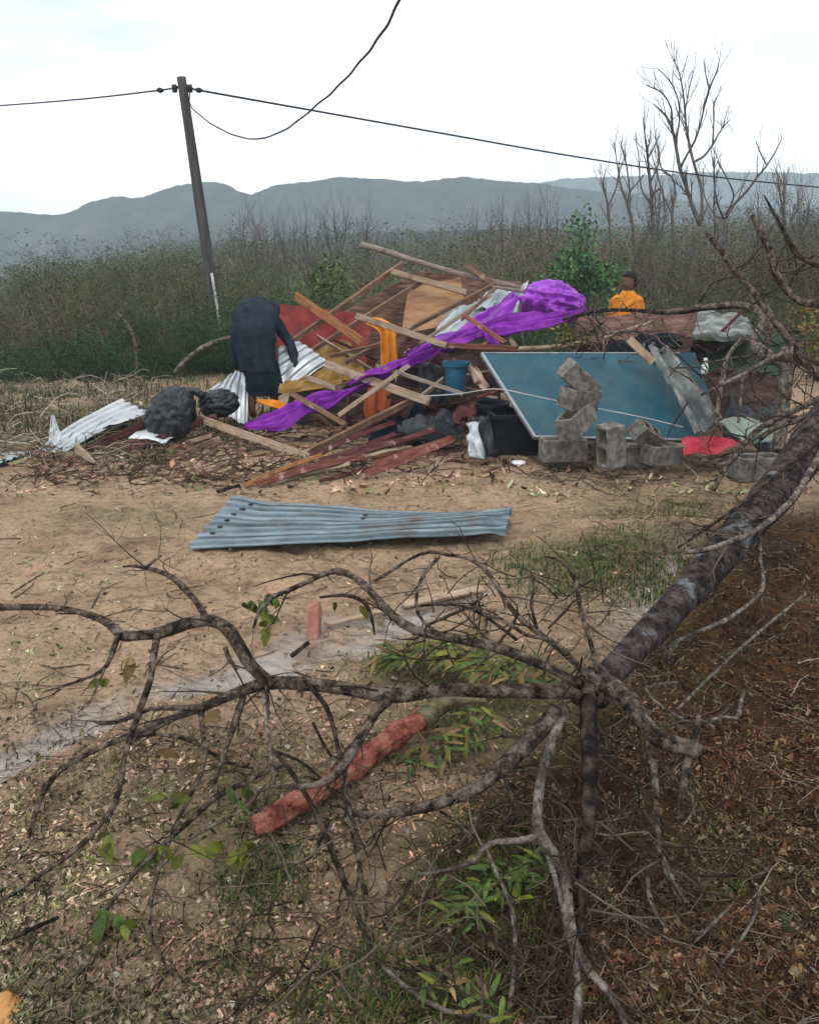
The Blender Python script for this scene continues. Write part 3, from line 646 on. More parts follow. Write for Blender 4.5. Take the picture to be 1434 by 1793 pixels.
leafy_bush('leafy_bush', 'yellow-green leafy bush at the right edge behind the fallen trunk', 10.5, [(1395, 590), (1410, 560), (1440, 545), (1470, 560), (1480, 610), (1420, 625)], 600, [(0.12, 0.12, 0.03), (0.16, 0.13, 0.04), (0.07, 0.09, 0.03), (0.22, 0.10, 0.03)], 0.08, 7, 4)
leafy_bush('leafy_bush', 'dull olive bush at the foot of the utility pole', 12.4, [(320, 600), (335, 570), (360, 560), (390, 570), (420, 600), (400, 640), (340, 640)], 500, [(0.06, 0.08, 0.03), (0.09, 0.09, 0.04), (0.045, 0.06, 0.025)], 0.07, 8, 4)
leafy_bush('leafy_bush', 'low dark green bush on the left beyond the roofing sheets', 11.3, [(60, 640), (110, 610), (160, 620), (180, 660), (120, 680), (70, 680)], 700, [(0.05, 0.075, 0.03), (0.075, 0.09, 0.035), (0.035, 0.055, 0.025)], 0.07, 9, 5)

# ------------------------------------------------------------------ utility pole and wires
YP = 13.0
pt_, pb_ = at(318, 135, YP), at(386, 598, YP)
d_ = (pb_ - pt_) / np.linalg.norm(pb_ - pt_)
foot = pb_ + d_ * 1.2; foot[2] = min(foot[2], Hs(foot[0], foot[1]) - 0.1)
foot = pt_ + d_ * ((foot[2] - pt_[2]) / d_[2])
pole = empty('utility_pole', foot, 'leaning dark utility pole behind the collapsed house', 'pole')
mb = MB(); p, r = crom([foot, pb_, (pb_ + pt_) / 2, pt_], [0.098, 0.09, 0.08, 0.066], 0.25); tube(mb, p, r, 12, rough=0.03, seed=3); build(mb, 'shaft', M['pole'], pole)
mb = MB(); p, r = crom([at(371, 478, YP - 0.12), at(381, 540, YP - 0.12), at(389, 600, YP - 0.12), at(392, 625, YP - 0.12)], [0.022] * 4, 0.2); tube(mb, p, r, 6); build(mb, 'conduit', M['conduit'], pole)
for sgn, xs in ((-1, (306, 281)), (1, (333, 349))):
    mb = MB(); a = at(318 + sgn * 2, 152, YP); b = at(xs[0], 154, YP); tube(mb, np.array([a, b]), np.array([0.018, 0.018]), 6); bk = build(mb, 'bracket', M['cable'], pole)
    mb = MB(); c = at(xs[0], 154, YP - 0.02)
    for dz, rr in ((0, 0.05), (-0.03, 0.035)): tube(mb, np.array([c + [-0.03, 0, dz], c + [0.03, 0, dz]]), np.array([rr, rr]), 8)
    build(mb, 'insulator', M['cable'], bk)
    mb = MB(); c = at(xs[1], 158, YP - 0.02); tube(mb, np.array([c + [-0.05, 0, 0], c, c + [0.05, 0, 0]]), np.array([0.02, 0.042, 0.02]), 7); build(mb, 'clamp', M['cable'], bk)
def wire(label, P, r, twist=0.0):
    pp, rr = crom(P, [r] * len(P), 0.1)
    if twist:
        t = np.arange(len(pp)) * 0.9
        pp = pp + twist * np.stack([np.cos(t), np.sin(t), 0.6 * np.sin(t * 0.37)], -1)
    mb = MB(); tube(mb, pp, rr, 5)
    tag(build(mb, 'overhead_wire', M['cable'], origin=pp[0]), label, 'wire')
wire('overhead wire running from the pole to the picture\'s left edge', [at(306, 154, YP), at(281, 158, 13.1), at(150, 173, 14.5), at(0, 185, 16), at(-160, 194, 18)], 0.013)
wire('long overhead wire sagging from the pole across the sky to the right', [at(333, 154, YP), at(349, 158, 13.05), at(540, 192, 14.2), at(760, 231, 15.5), at(1000, 273, 17), at(1220, 306, 18.5), at(1434, 328, 20), at(1600, 342, 22)], 0.016)
wire('loose cable hanging in a deep loop from the pole up out of the picture', [at(332, 158, YP - .05), at(336, 188, 12.7), at(380, 222, 12.0), at(440, 244, 11), at(500, 226, 10), at(560, 180, 9), at(610, 132, 8), at(650, 85, 7.2), at(682, 35, 6.5), at(704, -10, 6), at(735, -90, 5.2)], 0.010, 0.006)

# ------------------------------------------------------------------ debris of the collapsed house
def bar(name, label, a, b, w, t, m, roll=0.0, cat='plank', group=None, bend=0.0, round_=False, seed=0):
    """a board or pole from a to b, its own x axis along the grain; w, t in metres"""
    a, b = np.asarray(a, float), np.asarray(b, float)
    rng = np.random.default_rng(seed or int(abs(a[0] * 977 + b[2] * 331 + a[1] * 71) * 10) + 1)
    L = np.linalg.norm(b - a); x = Vector((b - a) / L)
    up = Vector((0, 0, 1)) if abs(x.z) < 0.95 else Vector((0, 1, 0))
    y = up.cross(x).normalized(); z = x.cross(y)
    R = Matrix((x, y, z)).transposed().to_4x4() @ Matrix.Rotation(roll, 4, 'X')
    mb = MB(); n = 6
    if round_:
        s = np.linspace(0, L, 9)
        P = np.stack([s, 0.012 * np.sin(s * 3 + rng.uniform(0, 6)) + bend * np.sin(math.pi * s / L), 0.01 * np.sin(s * 4 + 1)], -1)
        tube(mb, P, np.linspace(w / 2, w / 2 * 0.8, 9), 8, rough=0.12, seed=rng.integers(99))
    else:
        V = []
        c = 0.12 * min(w, t)
        for k in range(n + 1):
            s = L * k / n
            if k in (0, n): off = rng.uniform(-0.03, 0.03, 8) * (0.6 if w < 0.08 else 1.2)
            else: off = np.zeros(8)
            by = bend * math.sin(math.pi * k / n); jw = rng.normal() * 0.015 * w
            ring = np.array([[-w / 2 + c, -t / 2], [w / 2 - c, -t / 2], [w / 2, -t / 2 + c], [w / 2, t / 2 - c], [w / 2 - c, t / 2], [-w / 2 + c, t / 2], [-w / 2, t / 2 - c], [-w / 2, -t / 2 + c]])
            V.append(np.stack([s + off, ring[:, 0] + jw, ring[:, 1] + by], -1))
        V = np.vstack(V); kk = np.arange(8)
        i = np.arange(n)[:, None] * 8
        Q = np.stack([i + kk, i + (kk + 1) % 8, i + 8 + (kk + 1) % 8, i + 8 + kk], -1).reshape(-1, 4)
        e = n * 8
        Q = np.vstack([Q, [[0, 7, 6, 5], [0, 5, 4, 1], [1, 4, 3, 2], [e, e + 5, e + 6, e + 7], [e, e + 1, e + 4, e + 5], [e + 1, e + 2, e + 3, e + 4]]])
        mb.add(V, Q)
    o = bpy.data.objects.new(name, mb.mesh(name, smooth=round_)); COL.objects.link(o); o.data.materials.append(M[m])
    o.matrix_world = Matrix.Translation(Vector(a)) @ R
    return tag(o, label, cat, group)
def pbar(name, label, a, b, wpx, m, tr=0.5, roll=None, **kw):
    A, B = at(*a), at(*b)
    w = pxm(wpx, (A + B) / 2)
    return bar(name, label, A, B, w, max(0.018, w * tr), m, roll if roll is not None else rad(75), **kw)

def patch(C, nu, nv, f=None, thick=0.004):
    """thin sheet over four corner points; f(u, v) gives the offset along its normal"""
    C = [np.asarray(c, float) for c in C]
    u = np.linspace(0, 1, nu + 1); v = np.linspace(0, 1, nv + 1)
    U, V_ = np.meshgrid(u, v)
    P = (C[0][None, None] * ((1 - U) * (1 - V_))[..., None] + C[1] * (U * (1 - V_))[..., None] + C[2] * (U * V_)[..., None] + C[3] * ((1 - U) * V_)[..., None])
    nrm = unit(np.cross(C[1] - C[0] + C[2] - C[3], C[3] - C[0] + C[2] - C[1]))
    if f is not None:
        d = f(U, V_)
        P = P + d[..., None] * nrm
    gu = np.gradient(P, axis=1); gv = np.gradient(P, axis=0)
    nn = np.cross(gu, gv); nn /= np.linalg.norm(nn, axis=-1, keepdims=True) + 1e-9
    A = (P + nn * thick / 2).reshape(-1, 3); B = (P - nn * thick / 2).reshape(-1, 3)
    n = nu + 1; m = len(A)
    i = np.arange(nv)[:, None] * n + np.arange(nu)[None]
    Q1 = np.stack([i, i + 1, i + 1 + n, i + n], -1).reshape(-1, 4)
    rim = np.concatenate([np.arange(nu), np.arange(nv) * n + nu, nv * n + np.arange(nu, 0, -1), np.arange(nv, 0, -1) * n])
    nx_ = np.roll(rim, -1)
    QR = np.stack([rim + m, nx_ + m, nx_, rim], -1)
    mb = MB(); mb.add(np.vstack([A, B]), np.vstack([Q1, Q1[:, ::-1] + m, QR]))
    return mb
def sheet(name, label, C, m, cat='panel', nu=10, nv=8, f=None, thick=0.012, smooth=False, group=None, parent=None):
    mb = patch(C, nu, nv, f, thick)
    o = build(mb, name, M[m], parent, smooth)
    if parent is None: tag(o, label, cat, group, 'thing')
    return o
def corr(waves, amp, axis='v', extra=None):
    def f(U, V_):
        t = V_ if axis == 'v' else U
        z = amp * np.sin(2 * math.pi * waves * t)
        return z + (extra(U, V_) if extra else 0)
    return f
def warp(a, s, seed): return lambda U, V_: a * fbm(U * s + seed, V_ * s, seed, 3)

# the long corrugated sheet lying alone on the sand
C = [G(332, 969), G(884, 950), G(896, 912), G(408, 897)]
def rib(V_, n, w=0.12):
    t = (V_ * n) % 1.0
    return sst(0.30 - w, 0.30, t) * sst(0.70 + w, 0.70, t)
def f1(U, V_):
    arch = 0.06 * sst(0.3, 1.0, U) * np.clip(np.sin(math.pi * np.clip(V_ * 0.9 + 0.10, 0, 1)), 0, 1) ** 0.7
    lift = 0.03 + 0.05 * sst(0.15, 0.0, U) * V_ + 0.02 * np.sin(U * 7) * V_
    return 0.026 * rib(V_, 7.5, 0.10) + arch + lift + 0.012 * fbm(U * 6, V_ * 1.5, 5, 2) + 0.05 * sst(0.86, 1.0, U) * fbm(U * 9, V_ * 7, 6, 2)
s_ = sheet('roofing_sheet', 'long bluish corrugated roofing sheet lying alone on the sand', C, 'zinc_blue', 'roofing sheet', 90, 130, f1, 0.003, False)
nail = MB(); tube(nail, np.array([[0, 0, -.004], [0, 0, 0.006], [0, 0, 0.009]]), np.array([0.016, 0.016, 0.004]), 8)
nm = nail.mesh('nail_head')
nm.materials.append(M['cable'])
for (u, v) in [(0.05, 0.31), (0.055, 0.43), (0.06, 0.55), (0.045, 0.2), (0.07, 0.67), (0.075, 0.79), (0.085, 0.9), (0.5, 0.55), (0.5, 0.78)]:
    v = (math.floor(v * 7.5) + 0.5) / 7.5
    q = C[0] * (1 - u) * (1 - v) + C[1] * u * (1 - v) + C[2] * u * v + C[3] * (1 - u) * v
    nrm = unit(np.cross(C[1] - C[0] + C[2] - C[3], C[3] - C[0] + C[2] - C[1]))
    q = q + nrm * (float(f1(np.array(u), np.array(v))) + 0.001)
    o = bpy.data.objects.new('nail_head', nm); COL.objects.link(o); o.parent = s_; o.location = q - np.array(s_.location)

# sheets at the left end of the heap
sheet('roofing_sheet', 'pale corrugated roofing sheet slanting on the left end of the heap', [at(52, 800, 6.6), at(100, 803, 6.45), at(258, 724, 7.5), at(212, 700, 7.9)], 'zinc', 'roofing sheet', 64, 50, lambda U, V_: 0.022 * rib(U, 4.0) + 0.04 * np.sin(math.pi * V_) + 0.01 * fbm(U * 2, V_ * 3, 3, 2), 0.003, True)
sheet('roofing_sheet', 'small pale roofing sheet overlapping the end of the slanting one', [at(178, 756, 7.0), at(228, 742, 7.0), at(262, 722, 7.3), at(212, 728, 7.35)], 'zinc', 'roofing sheet', 30, 24, lambda U, V_: 0.03 + 0.010 * np.sin(2 * math.pi * 3 * V_) + 0.02 * fbm(U * 3, V_ * 4, 8, 2), 0.003, True)
sheet('metal_shard', 'upright white torn shard standing on the slanting roofing sheet', [at(86, 775, 6.62), at(110, 768, 6.66), at(95, 727, 6.7), at(91, 727, 6.7)], 'white_sheet', 'metal shard', 6, 8, warp(0.05, 3, 4), 0.003)
sheet('roofing_sheet', 'flat grey metal sheet cut off by the picture\'s left edge', [at(-90, 842, 5.9), at(0, 818, 6.1), at(58, 792, 6.6), at(-60, 800, 6.75)], 'zinc_old', 'roofing sheet', 30, 30, lambda U, V_: 0.02 + 0.008 * np.sin(2 * math.pi * 5 * V_), 0.003, True)
sheet('metal_sheet', 'pale ribbed metal sheet sticking out beside the bent-over person', [at(484, 612, 7.95), at(500, 692, 7.7), at(574, 634, 7.9), at(520, 595, 8.1)], 'zinc', 'metal sheet', 60, 20, lambda U, V_: 0.02 * rib(U, 5) + 0.08 * fbm(U * 1.5, V_ * 1.5, 7, 2), 0.003, False)
sheet('metal_sheet', 'bent pale ribbed sheet between the black bag and the bent-over person', [at(352, 700, 7.7), at(432, 745, 7.5), at(436, 640, 8.0), at(395, 668, 8.1)], 'zinc', 'metal sheet', 60, 24, lambda U, V_: 0.02 * rib(U, 5) + 0.09 * fbm(U * 1.7, V_ * 1.7, 9, 2), 0.003, False)
sheet('metal_sheet', 'dirty white offcut under the bulging black sack', [at(225, 770, 6.75), at(288, 775, 6.7), at(330, 745, 7.1), at(262, 735, 7.2)], 'white_sheet', 'metal sheet', 20, 16, warp(0.06, 2, 3), 0.003, True)

# panels in the heap
sheet('wall_panel', 'dark red board behind the bent-over person', [at(478, 650, 8.6), at(640, 655, 8.4), at(652, 552, 8.7), at(486, 532, 8.9)], 'red_panel', nu=6, nv=6, f=warp(0.04, 2, 2))
sheet('wall_panel', 'large brown roof panel under the upper poles', [at(590, 640, 8.8), at(770, 640, 8.6), at(742, 470, 9.2), at(575, 560, 9.2)], 'brown_panel', nu=8, nv=8, f=warp(0.05, 2, 5))
sheet('wall_panel', 'tan plywood panel leaning in the middle of the heap', [at(703, 585, 8.35), at(818, 560, 8.35), at(806, 488, 8.75), at(716, 498, 8.75)], 'plywood', nu=6, nv=6, f=warp(0.03, 2, 6))
sheet('wall_panel', 'brown board along the top of the heap beside the purple tarpaulin', [at(735, 540, 8.9), at(925, 560, 8.7), at(912, 492, 9.1), at(732, 478, 9.3)], 'brown_panel', nu=8, nv=6, f=warp(0.05, 2, 8))
sheet('cardboard', 'ochre cardboard flap beneath the crossing poles', [at(540, 660, 7.9), at(650, 672, 7.8), at(612, 596, 8.2), at(560, 600, 8.3)], 'ochre', 'cardboard', 8, 8, warp(0.10, 3, 4), 0.006)
sheet('cardboard', 'bent ochre strip in front of the orange cloth', [at(488, 690, 7.6), at(600, 668, 7.6), at(585, 640, 7.75), at(500, 668, 7.75)], 'ochre', 'cardboard', 8, 6, warp(0.12, 3, 14), 0.006)
sheet('plastic_sheet', 'crumpled clear plastic sheet above the purple strip', [at(742, 604, 8.0), at(800, 596, 7.95), at(872, 518, 8.4), at(800, 530, 8.45)], 'plastic_clear', 'plastic sheet', 18, 18, warp(0.14, 4, 12), 0.003, True)
sheet('plastic_sheet', 'grey crumpled plastic behind the purple bundle', [at(826, 545, 8.3), at(905, 548, 8.2), at(925, 500, 8.5), at(850, 505, 8.6)], 'plastic_clear', 'plastic sheet', 16, 12, warp(0.16, 4, 22), 0.003, True)
sheet('roof_panel', 'sagging red-brown roof slab behind the teal board', [at(1000, 612, 7.5), at(1215, 600, 7.6), at(1250, 548, 8.6), at(1010, 556, 8.4)], 'brown_panel', 'roof slab', 14, 8, lambda U, V_: 0.08 * fbm(U * 4, V_ * 3, 33, 3), 0.05)
sheet('roof_panel', 'mossy grey slab end to the right of the red-brown roof slab', [at(1212, 592, 7.55), at(1322, 590, 7.4), at(1308, 556, 8.1), at(1222, 548, 8.4)], 'weathered', 'roof slab', 12, 8, lambda U, V_: 0.06 * fbm(U * 4, V_ * 3, 35, 3), 0.05)
sheet('wall_panel', 'dark green sheet under the slab, enlarged to stand for shade', [at(1190, 660, 7.4), at(1378, 662, 7.2), at(1372, 590, 7.9), at(1192, 598, 8.0)], 'dark_green', nu=8, nv=6, f=warp(0.10, 3, 36))  # sheet made larger so its dark colour fills in for shade
sheet('wall_panel', 'maroon board, darkened to stand for shade, low behind the broken grey panel', [at(1225, 720, 6.9), at(1370, 735, 6.8), at(1362, 655, 7.2), at(1228, 640, 7.3)], 'dark_board', nu=8, nv=6, f=warp(0.10, 3, 37))  # board colour darkened to paint the shade of the gap
sheet('wall_panel', 'dark filler panel standing for shade inside the heap left of the teal board', [at(690, 742, 7.6), at(880, 760, 7.2), at(870, 600, 8.1), at(700, 610, 8.2)], 'dark_board', nu=8, nv=8, f=warp(0.10, 3, 38))  # added dark interior, paints the black gaps between the timbers
sheet('wall_panel', 'dark filler panel standing for shade behind the purple strip', [at(500, 735, 7.75), at(700, 745, 7.5), at(690, 640, 8.3), at(520, 650, 8.5)], 'dark_board', nu=8, nv=8, f=warp(0.08, 3, 39))  # added dark backing, shade under the heap put into its colour
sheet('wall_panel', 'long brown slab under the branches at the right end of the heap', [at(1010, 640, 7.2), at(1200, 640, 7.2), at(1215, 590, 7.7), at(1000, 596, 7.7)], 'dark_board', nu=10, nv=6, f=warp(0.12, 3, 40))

# teal board with its trims
tb = empty('teal_board', at(1040, 770, 6.05), 'large teal board with pale edge propped on concrete blocks', 'board')
Ct = [at(936, 766, 6.08), at(1226, 772, 6.08), at(1188, 620, 6.75), at(843, 620, 6.75)]
build(patch(Ct, 10, 8, warp(0.015, 2, 3), 0.022), 'surface', M['teal'], tb, False)
for a, b, w in ((Ct[0], Ct[3], 0.024), (Ct[3], Ct[2], 0.010), (Ct[0], Ct[1], 0.018)):
    mb = MB(); n_ = unit(np.cross(Ct[1] - Ct[0], Ct[3] - Ct[0])); s2 = unit(np.cross(n_, b - a)) * w / 2; h_ = n_ * 0.017
    V = np.array([a - s2 - h_, a + s2 - h_, a + s2 + h_, a - s2 + h_, b - s2 - h_, b + s2 - h_, b + s2 + h_, b - s2 + h_])
    mb.add(V, [[0, 1, 2, 3], [7, 6, 5, 4], [0, 4, 5, 1], [1, 5, 6, 2], [2, 6, 7, 3], [3, 7, 4, 0]]); build(mb, 'edge_trim', M['alu'], tb, False)
sheet('wall_panel', 'small dull teal panel behind the broken grey panel', [at(1186, 700, 6.85), at(1250, 720, 6.8), at(1216, 618, 7.1), at(1178, 618, 7.1)], 'teal', nu=4, nv=4)
# rope in front of the board
pp, rr = crom([at(735, 694, 6.4), at(800, 690, 6.25), at(866, 681, 6.2), at(920, 690, 6.12), at(985, 704, 6.05), at(1060, 718, 6.0), at(1130, 732, 5.98), at(1196, 748, 5.98)], [0.004] * 8, 0.05)
mb = MB(); tube(mb, pp, rr, 5); tag(build(mb, 'rope', M['conduit']), 'thin pale rope stretched across the teal board', 'rope')
# broken grey panel
bp_ = empty('broken_sheet', at(1235, 752, 5.9), 'weathered grey panel with torn top leaning against the teal board', 'panel')
Cb = [at(1216, 760, 5.92), at(1258, 742, 5.95), at(1170, 612, 6.5), at(1134, 606, 6.5)]
build(patch(Cb, 8, 16, lambda U, V_: 0.05 * fbm(U * 3, V_ * 5, 4, 3) + 0.03 * np.sin(U * 9), 0.008), 'surface', M['weathered'], bp_, False)
rb = np.random.default_rng(3)
for k in range(8):
    a = at(1120 + k * 6, 606 + rb.uniform(-8, 18), 6.48); b = a + np.array([rb.uniform(-0.09, 0.05), rb.uniform(-0.08, 0), rb.uniform(-0.22, 0.06)])
    mb = MB(); tube(mb, np.array([a, (a + b) / 2 + rb.normal(size=3) * 0.015, b]), np.array([0.016, 0.011, 0.003]), 4); build(mb, 'splinter', M['bark_pale'], bp_)
pbar('plank', 'pale split batten across the torn top of the grey panel', (1098, 592, 6.45), (1142, 634, 6.4), 14, 'wood_pale', 0.4)
pbar('plank', 'grey batten behind the broken grey panel', (1176, 622, 6.7), (1262, 735, 6.5), 9, 'wood_grey', 0.5)
sheet('red_sheet', 'bright crimson metal sheet under the fallen branches', [at(1196, 800, 5.7), at(1262, 790, 5.72), at(1296, 772, 5.95), at(1192, 762, 6.0)], 'crimson', 'metal sheet', 10, 8, warp(0.05, 3, 3), 0.004)
sheet('green_panel', 'pale green fibre panel resting by the crimson sheet', [at(1304, 774, 5.9), at(1346, 757, 6.1), at(1318, 728, 6.35), at(1260, 734, 6.2)], 'pale_green', 'panel', 8, 8, warp(0.05, 2, 5), 0.012)
sheet('green_panel', 'narrow pale green offcut beyond the crimson sheet', [at(1318, 772, 6.0), at(1372, 764, 6.0), at(1366, 754, 6.2), at(1322, 760, 6.2)], 'pale_green', 'panel', 6, 4, warp(0.04, 2, 6), 0.012)

# concrete blocks
def block_mesh():
    X = [0, .03, .185, .215, .37, .4]; Y_ = [0, .03, .17, .2]; Z = .2
    mb = MB(); V = [(x - .2, y - .1, z) for z in (0, Z) for y in Y_ for x in X]
    idx = lambda i, j, k: k * 24 + j * 6 + i
    Q = []
    hole = {(1, 1), (3, 1)}
    for j in range(3):
        for i in range(5):
            if (i, j) in hole:
                a = [(i, j), (i + 1, j), (i + 1, j + 1), (i, j + 1)]
                for q in range(4):
                    (i0, j0), (i1, j1) = a[q], a[(q + 1) % 4]
                    Q.append([idx(i1, j1, 0), idx(i0, j0, 0), idx(i0, j0, 1), idx(i1, j1, 1)][::-1][::-1])
            else:
                Q.append([idx(i, j, 1), idx(i + 1, j, 1), idx(i + 1, j + 1, 1), idx(i, j + 1, 1)])
                Q.append([idx(i, j + 1, 0), idx(i + 1, j + 1, 0), idx(i + 1, j, 0), idx(i, j, 0)])
    for i in range(5):
        Q.append([idx(i, 0, 0), idx(i + 1, 0, 0), idx(i + 1, 0, 1), idx(i, 0, 1)])
        Q.append([idx(i + 1, 3, 0), idx(i, 3, 0), idx(i, 3, 1), idx(i + 1, 3, 1)])
    for j in range(3):
        Q.append([idx(0, j + 1, 0), idx(0, j, 0), idx(0, j, 1), idx(0, j + 1, 1)])
        Q.append([idx(5, j, 0), idx(5, j + 1, 0), idx(5, j + 1, 1), idx(5, j, 1)])
    V = np.array(V); V[:, 2] -= 0.1
    mb.add(V, Q)
    me = mb.mesh('concrete_block', smooth=False); me.materials.append(M['block']); return me
BM = block_mesh()
def block(label, px, py, Y, rx, ry, rz, s=1.0):
    o = bpy.data.objects.new('concrete_block', BM); COL.objects.link(o)
    o.location = at(px, py, Y); o.rotation_euler = (rad(rx), rad(ry), rad(rz)); o.scale = (s * 0.94, s * 0.94, s * 0.94)
    bv = o.modifiers.new('edge', 'BEVEL'); bv.width = 0.006; bv.segments = 1; bv.limit_method = 'ANGLE'
    return tag(o, label, 'concrete block', 'concrete blocks by the teal board')
block('tilted concrete block on top of the stack, end raised', 1012, 664, 5.86, 10, 40, 18, 0.78)
block('concrete block second from the top of the stack', 1014, 698, 5.86, 10, 7, 40, 0.82)
block('concrete block third from the top, jutting toward the camera', 1008, 736, 5.8, -14, -18, 52, 0.86)
block('concrete block at the foot of the stack, half in shadow', 985, 786, 5.98, 0, 0, 6, 0.9)
block('upright concrete block standing right of the stack', 1069, 780, 5.7, 0, 84, 20, 0.82)
block('concrete block tipped on its corner beside the upright one', 1131, 762, 5.85, 35, 28, 35, 0.72)
block('flat concrete block lying left of the crimson sheet', 1158, 795, 5.82, 2, 4, 24, 0.78)
block('greenish concrete block below the pale green panel', 1324, 818, 5.62, 0, 0, 8, 0.92)
block('concrete block lying in shade behind the upright one', 1098, 796, 5.98, 0, 0, -20, 0.8)

# poles and planks, from the back of the heap to the front
pbar('pole_timber', 'long grey pole along the very top of the heap', (632, 430, 8.9), (910, 506, 8.5), 11, 'wood_grey', 0.9, round_=True, cat='pole')
pbar('plank', 'pole rising to the top of the heap over the dark red board', (706, 461, 8.75), (513, 597, 8.1), 10, 'wood_brown', 0.6)
pbar('plank', 'second rising pole below and parallel to the upper one', (742, 491, 8.6), (532, 623, 8.0), 9, 'wood_brown', 0.6)
pbar('plank', 'pale knotty batten in front of the tan plywood panel', (684, 475, 8.6), (816, 512, 8.4), 10, 'wood_pale', 0.7)
pbar('plank', 'orange-brown board crossing down over the dark red board', (518, 518, 8.3), (632, 597, 7.95), 15, 'wood_orange', 0.35)
pbar('plank', 'brown batten from the plywood panel down to the ochre flap', (866, 498, 8.5), (606, 634, 7.75), 8, 'wood_brown', 0.7)
pbar('plank', 'short batten sticking up beside the grey plastic', (818, 465, 8.6), (878, 508, 8.5), 9, 'wood_brown', 0.7)
pbar('plank', 'thin branch-like batten along the ridge beside the purple bundle', (862, 500, 8.4), (1010, 528, 8.2), 6, 'wood_grey', 0.8, round_=True)
pbar('plank', 'pale batten running over the orange cloth to the purple strip', (624, 553, 7.3), (784, 606, 7.0), 11, 'wood_pale', 0.6)
pbar('plank', 'long pinkish batten under the purple strip', (756, 604, 7.1), (906, 611, 7.0), 10, 'wood_red', 0.6)
pbar('plank', 'pale curved pole reaching right below the purple bundle', (890, 612, 7.15), (1140, 566, 7.6), 9, 'wood_pale', 0.9, round_=True, bend=-0.05, cat='pole')
pbar('plank', 'thin batten edging the clear plastic sheet', (706, 622, 7.75), (860, 516, 8.3), 6, 'wood_pale', 0.8)
pbar('plank', 'thin dark batten through the clear plastic sheet', (808, 560, 8.0), (872, 500, 8.4), 5, 'wood_brown', 0.8)
pbar('plank', 'short pink stick hanging below the purple strip', (880, 578, 7.4), (902, 606, 7.3), 7, 'wood_pale', 0.8)
pbar('plank', 'long pale plank crossing the middle of the heap below the orange cloth', (570, 638, 7.1), (750, 703, 6.8), 15, 'wood_pale', 0.4)
pbar('plank', 'short batten meeting the end of the long pale plank', (776, 664, 7.1), (738, 694, 6.98), 8, 'wood_pale', 0.6)
pbar('plank', 'long batten slanting from the heap down to the sand', (722, 700, 6.9), (452, 836, 6.25), 12, 'wood_brown', 0.5)
pbar('plank', 'long plank thrust out over the sand left of the splintered strips', (350, 733, 7.1), (630, 833, 6.05), 14, 'wood_pale', 0.4)
pbar('plank', 'thin pale batten lying across the purple strip near the rust cloth', (592, 728, 6.8), (716, 640, 6.95), 8, 'wood_pale', 0.6)
pbar('plank', 'short brown batten across the purple strip beside the bent-over person', (512, 690, 6.8), (606, 744, 6.7), 9, 'wood_brown', 0.6)
pbar('plank', 'reddish batten crossing the purple strip under its bundle', (812, 552, 7.15), (884, 600, 7.05), 8, 'wood_red', 0.6)
pbar('plank', 'long thin batten from the orange cloth to the blue bucket', (660, 640, 7.0), (812, 690, 6.7), 7, 'wood_grey', 0.6)
pbar('plank', 'thin dark batten below the purple strip', (706, 718, 6.95), (552, 800, 6.5), 7, 'wood_maroon', 0.6)
pbar('plank', 'narrow batten low behind the bent-over person\'s hand', (536, 660, 7.4), (588, 680, 7.25), 9, 'wood_pale', 0.5)
pbar('plank', 'brown batten over the ochre strip', (560, 690, 7.35), (660, 650, 7.5), 8, 'wood_brown', 0.6)
pbar('branch_pole', 'crooked branch propped behind the black bag', (306, 655, 8.8), (406, 590, 8.9), 9, 'bark_pale', 0.9, round_=True, bend=0.06, cat='pole')
pbar('plank', 'thick brown beam lying on the sand at the left end', (188, 854, 6.0), (384, 772, 6.8), 16, 'wood_brown', 0.7)
pbar('plank', 'short pink plank slanting down from the pale roofing sheet', (134, 782, 6.4), (190, 840, 6.05), 15, 'wood_pale', 0.35)
pbar('plank', 'dark red beam beneath the pale roofing sheet', (100, 812, 6.4), (264, 738, 7.05), 13, 'wood_maroon', 0.7)
pbar('plank', 'dark red beam beside the bulging black sack', (200, 800, 6.55), (380, 728, 7.15), 12, 'wood_maroon', 0.7)
pbar('plank', 'reddish lath lying below the bulging black sack', (250, 815, 6.5), (370, 760, 6.9), 9, 'wood_red', 0.5)
pbar('plank', 'pale lath below the black bag', (318, 778, 6.75), (372, 762, 6.85), 7, 'wood_pale', 0.5)
pbar('stick', 'pale broken stick on the sand at the left end', (238, 826, 6.05), (270, 862, 5.7), 9, 'wood_pale', 0.8, round_=True, cat='stick')
pbar('stick', 'short dark stick on the sand next to the pale broken one', (268, 869, 5.6), (312, 866, 5.62), 7, 'bark_dark', 0.8, round_=True, cat='stick')
pbar('plank', 'dark red upright board under the orange cloth', (612, 690, 7.3), (604, 750, 7.2), 16, 'wood_maroon', 0.3)
rx = np.random.default_rng(8)
for k in range(30):
    a = (rx.uniform(490, 860), rx.uniform(585, 735)); an = rx.choice([-0.45, -0.55, 0.35, -0.3, 0.5]) + rx.normal() * 0.15; ln = rx.uniform(40, 130)
    Yk = 7.15 + (735 - a[1]) / 150 * 0.9 + rx.uniform(0, 0.3)
    pbar('batten', 'broken batten jammed into the dark middle of the heap', (a[0], a[1], Yk), (a[0] + ln * math.cos(an), a[1] + ln * math.sin(an), Yk + rx.uniform(-0.3, 0.3)), rx.uniform(4, 10), rx.choice(['wood_brown', 'wood_maroon', 'wood_red', 'wood_grey', 'wood_pale']), rx.uniform(0.3, 0.8), rx.uniform(0, 3), cat='batten', group='battens in the heap')
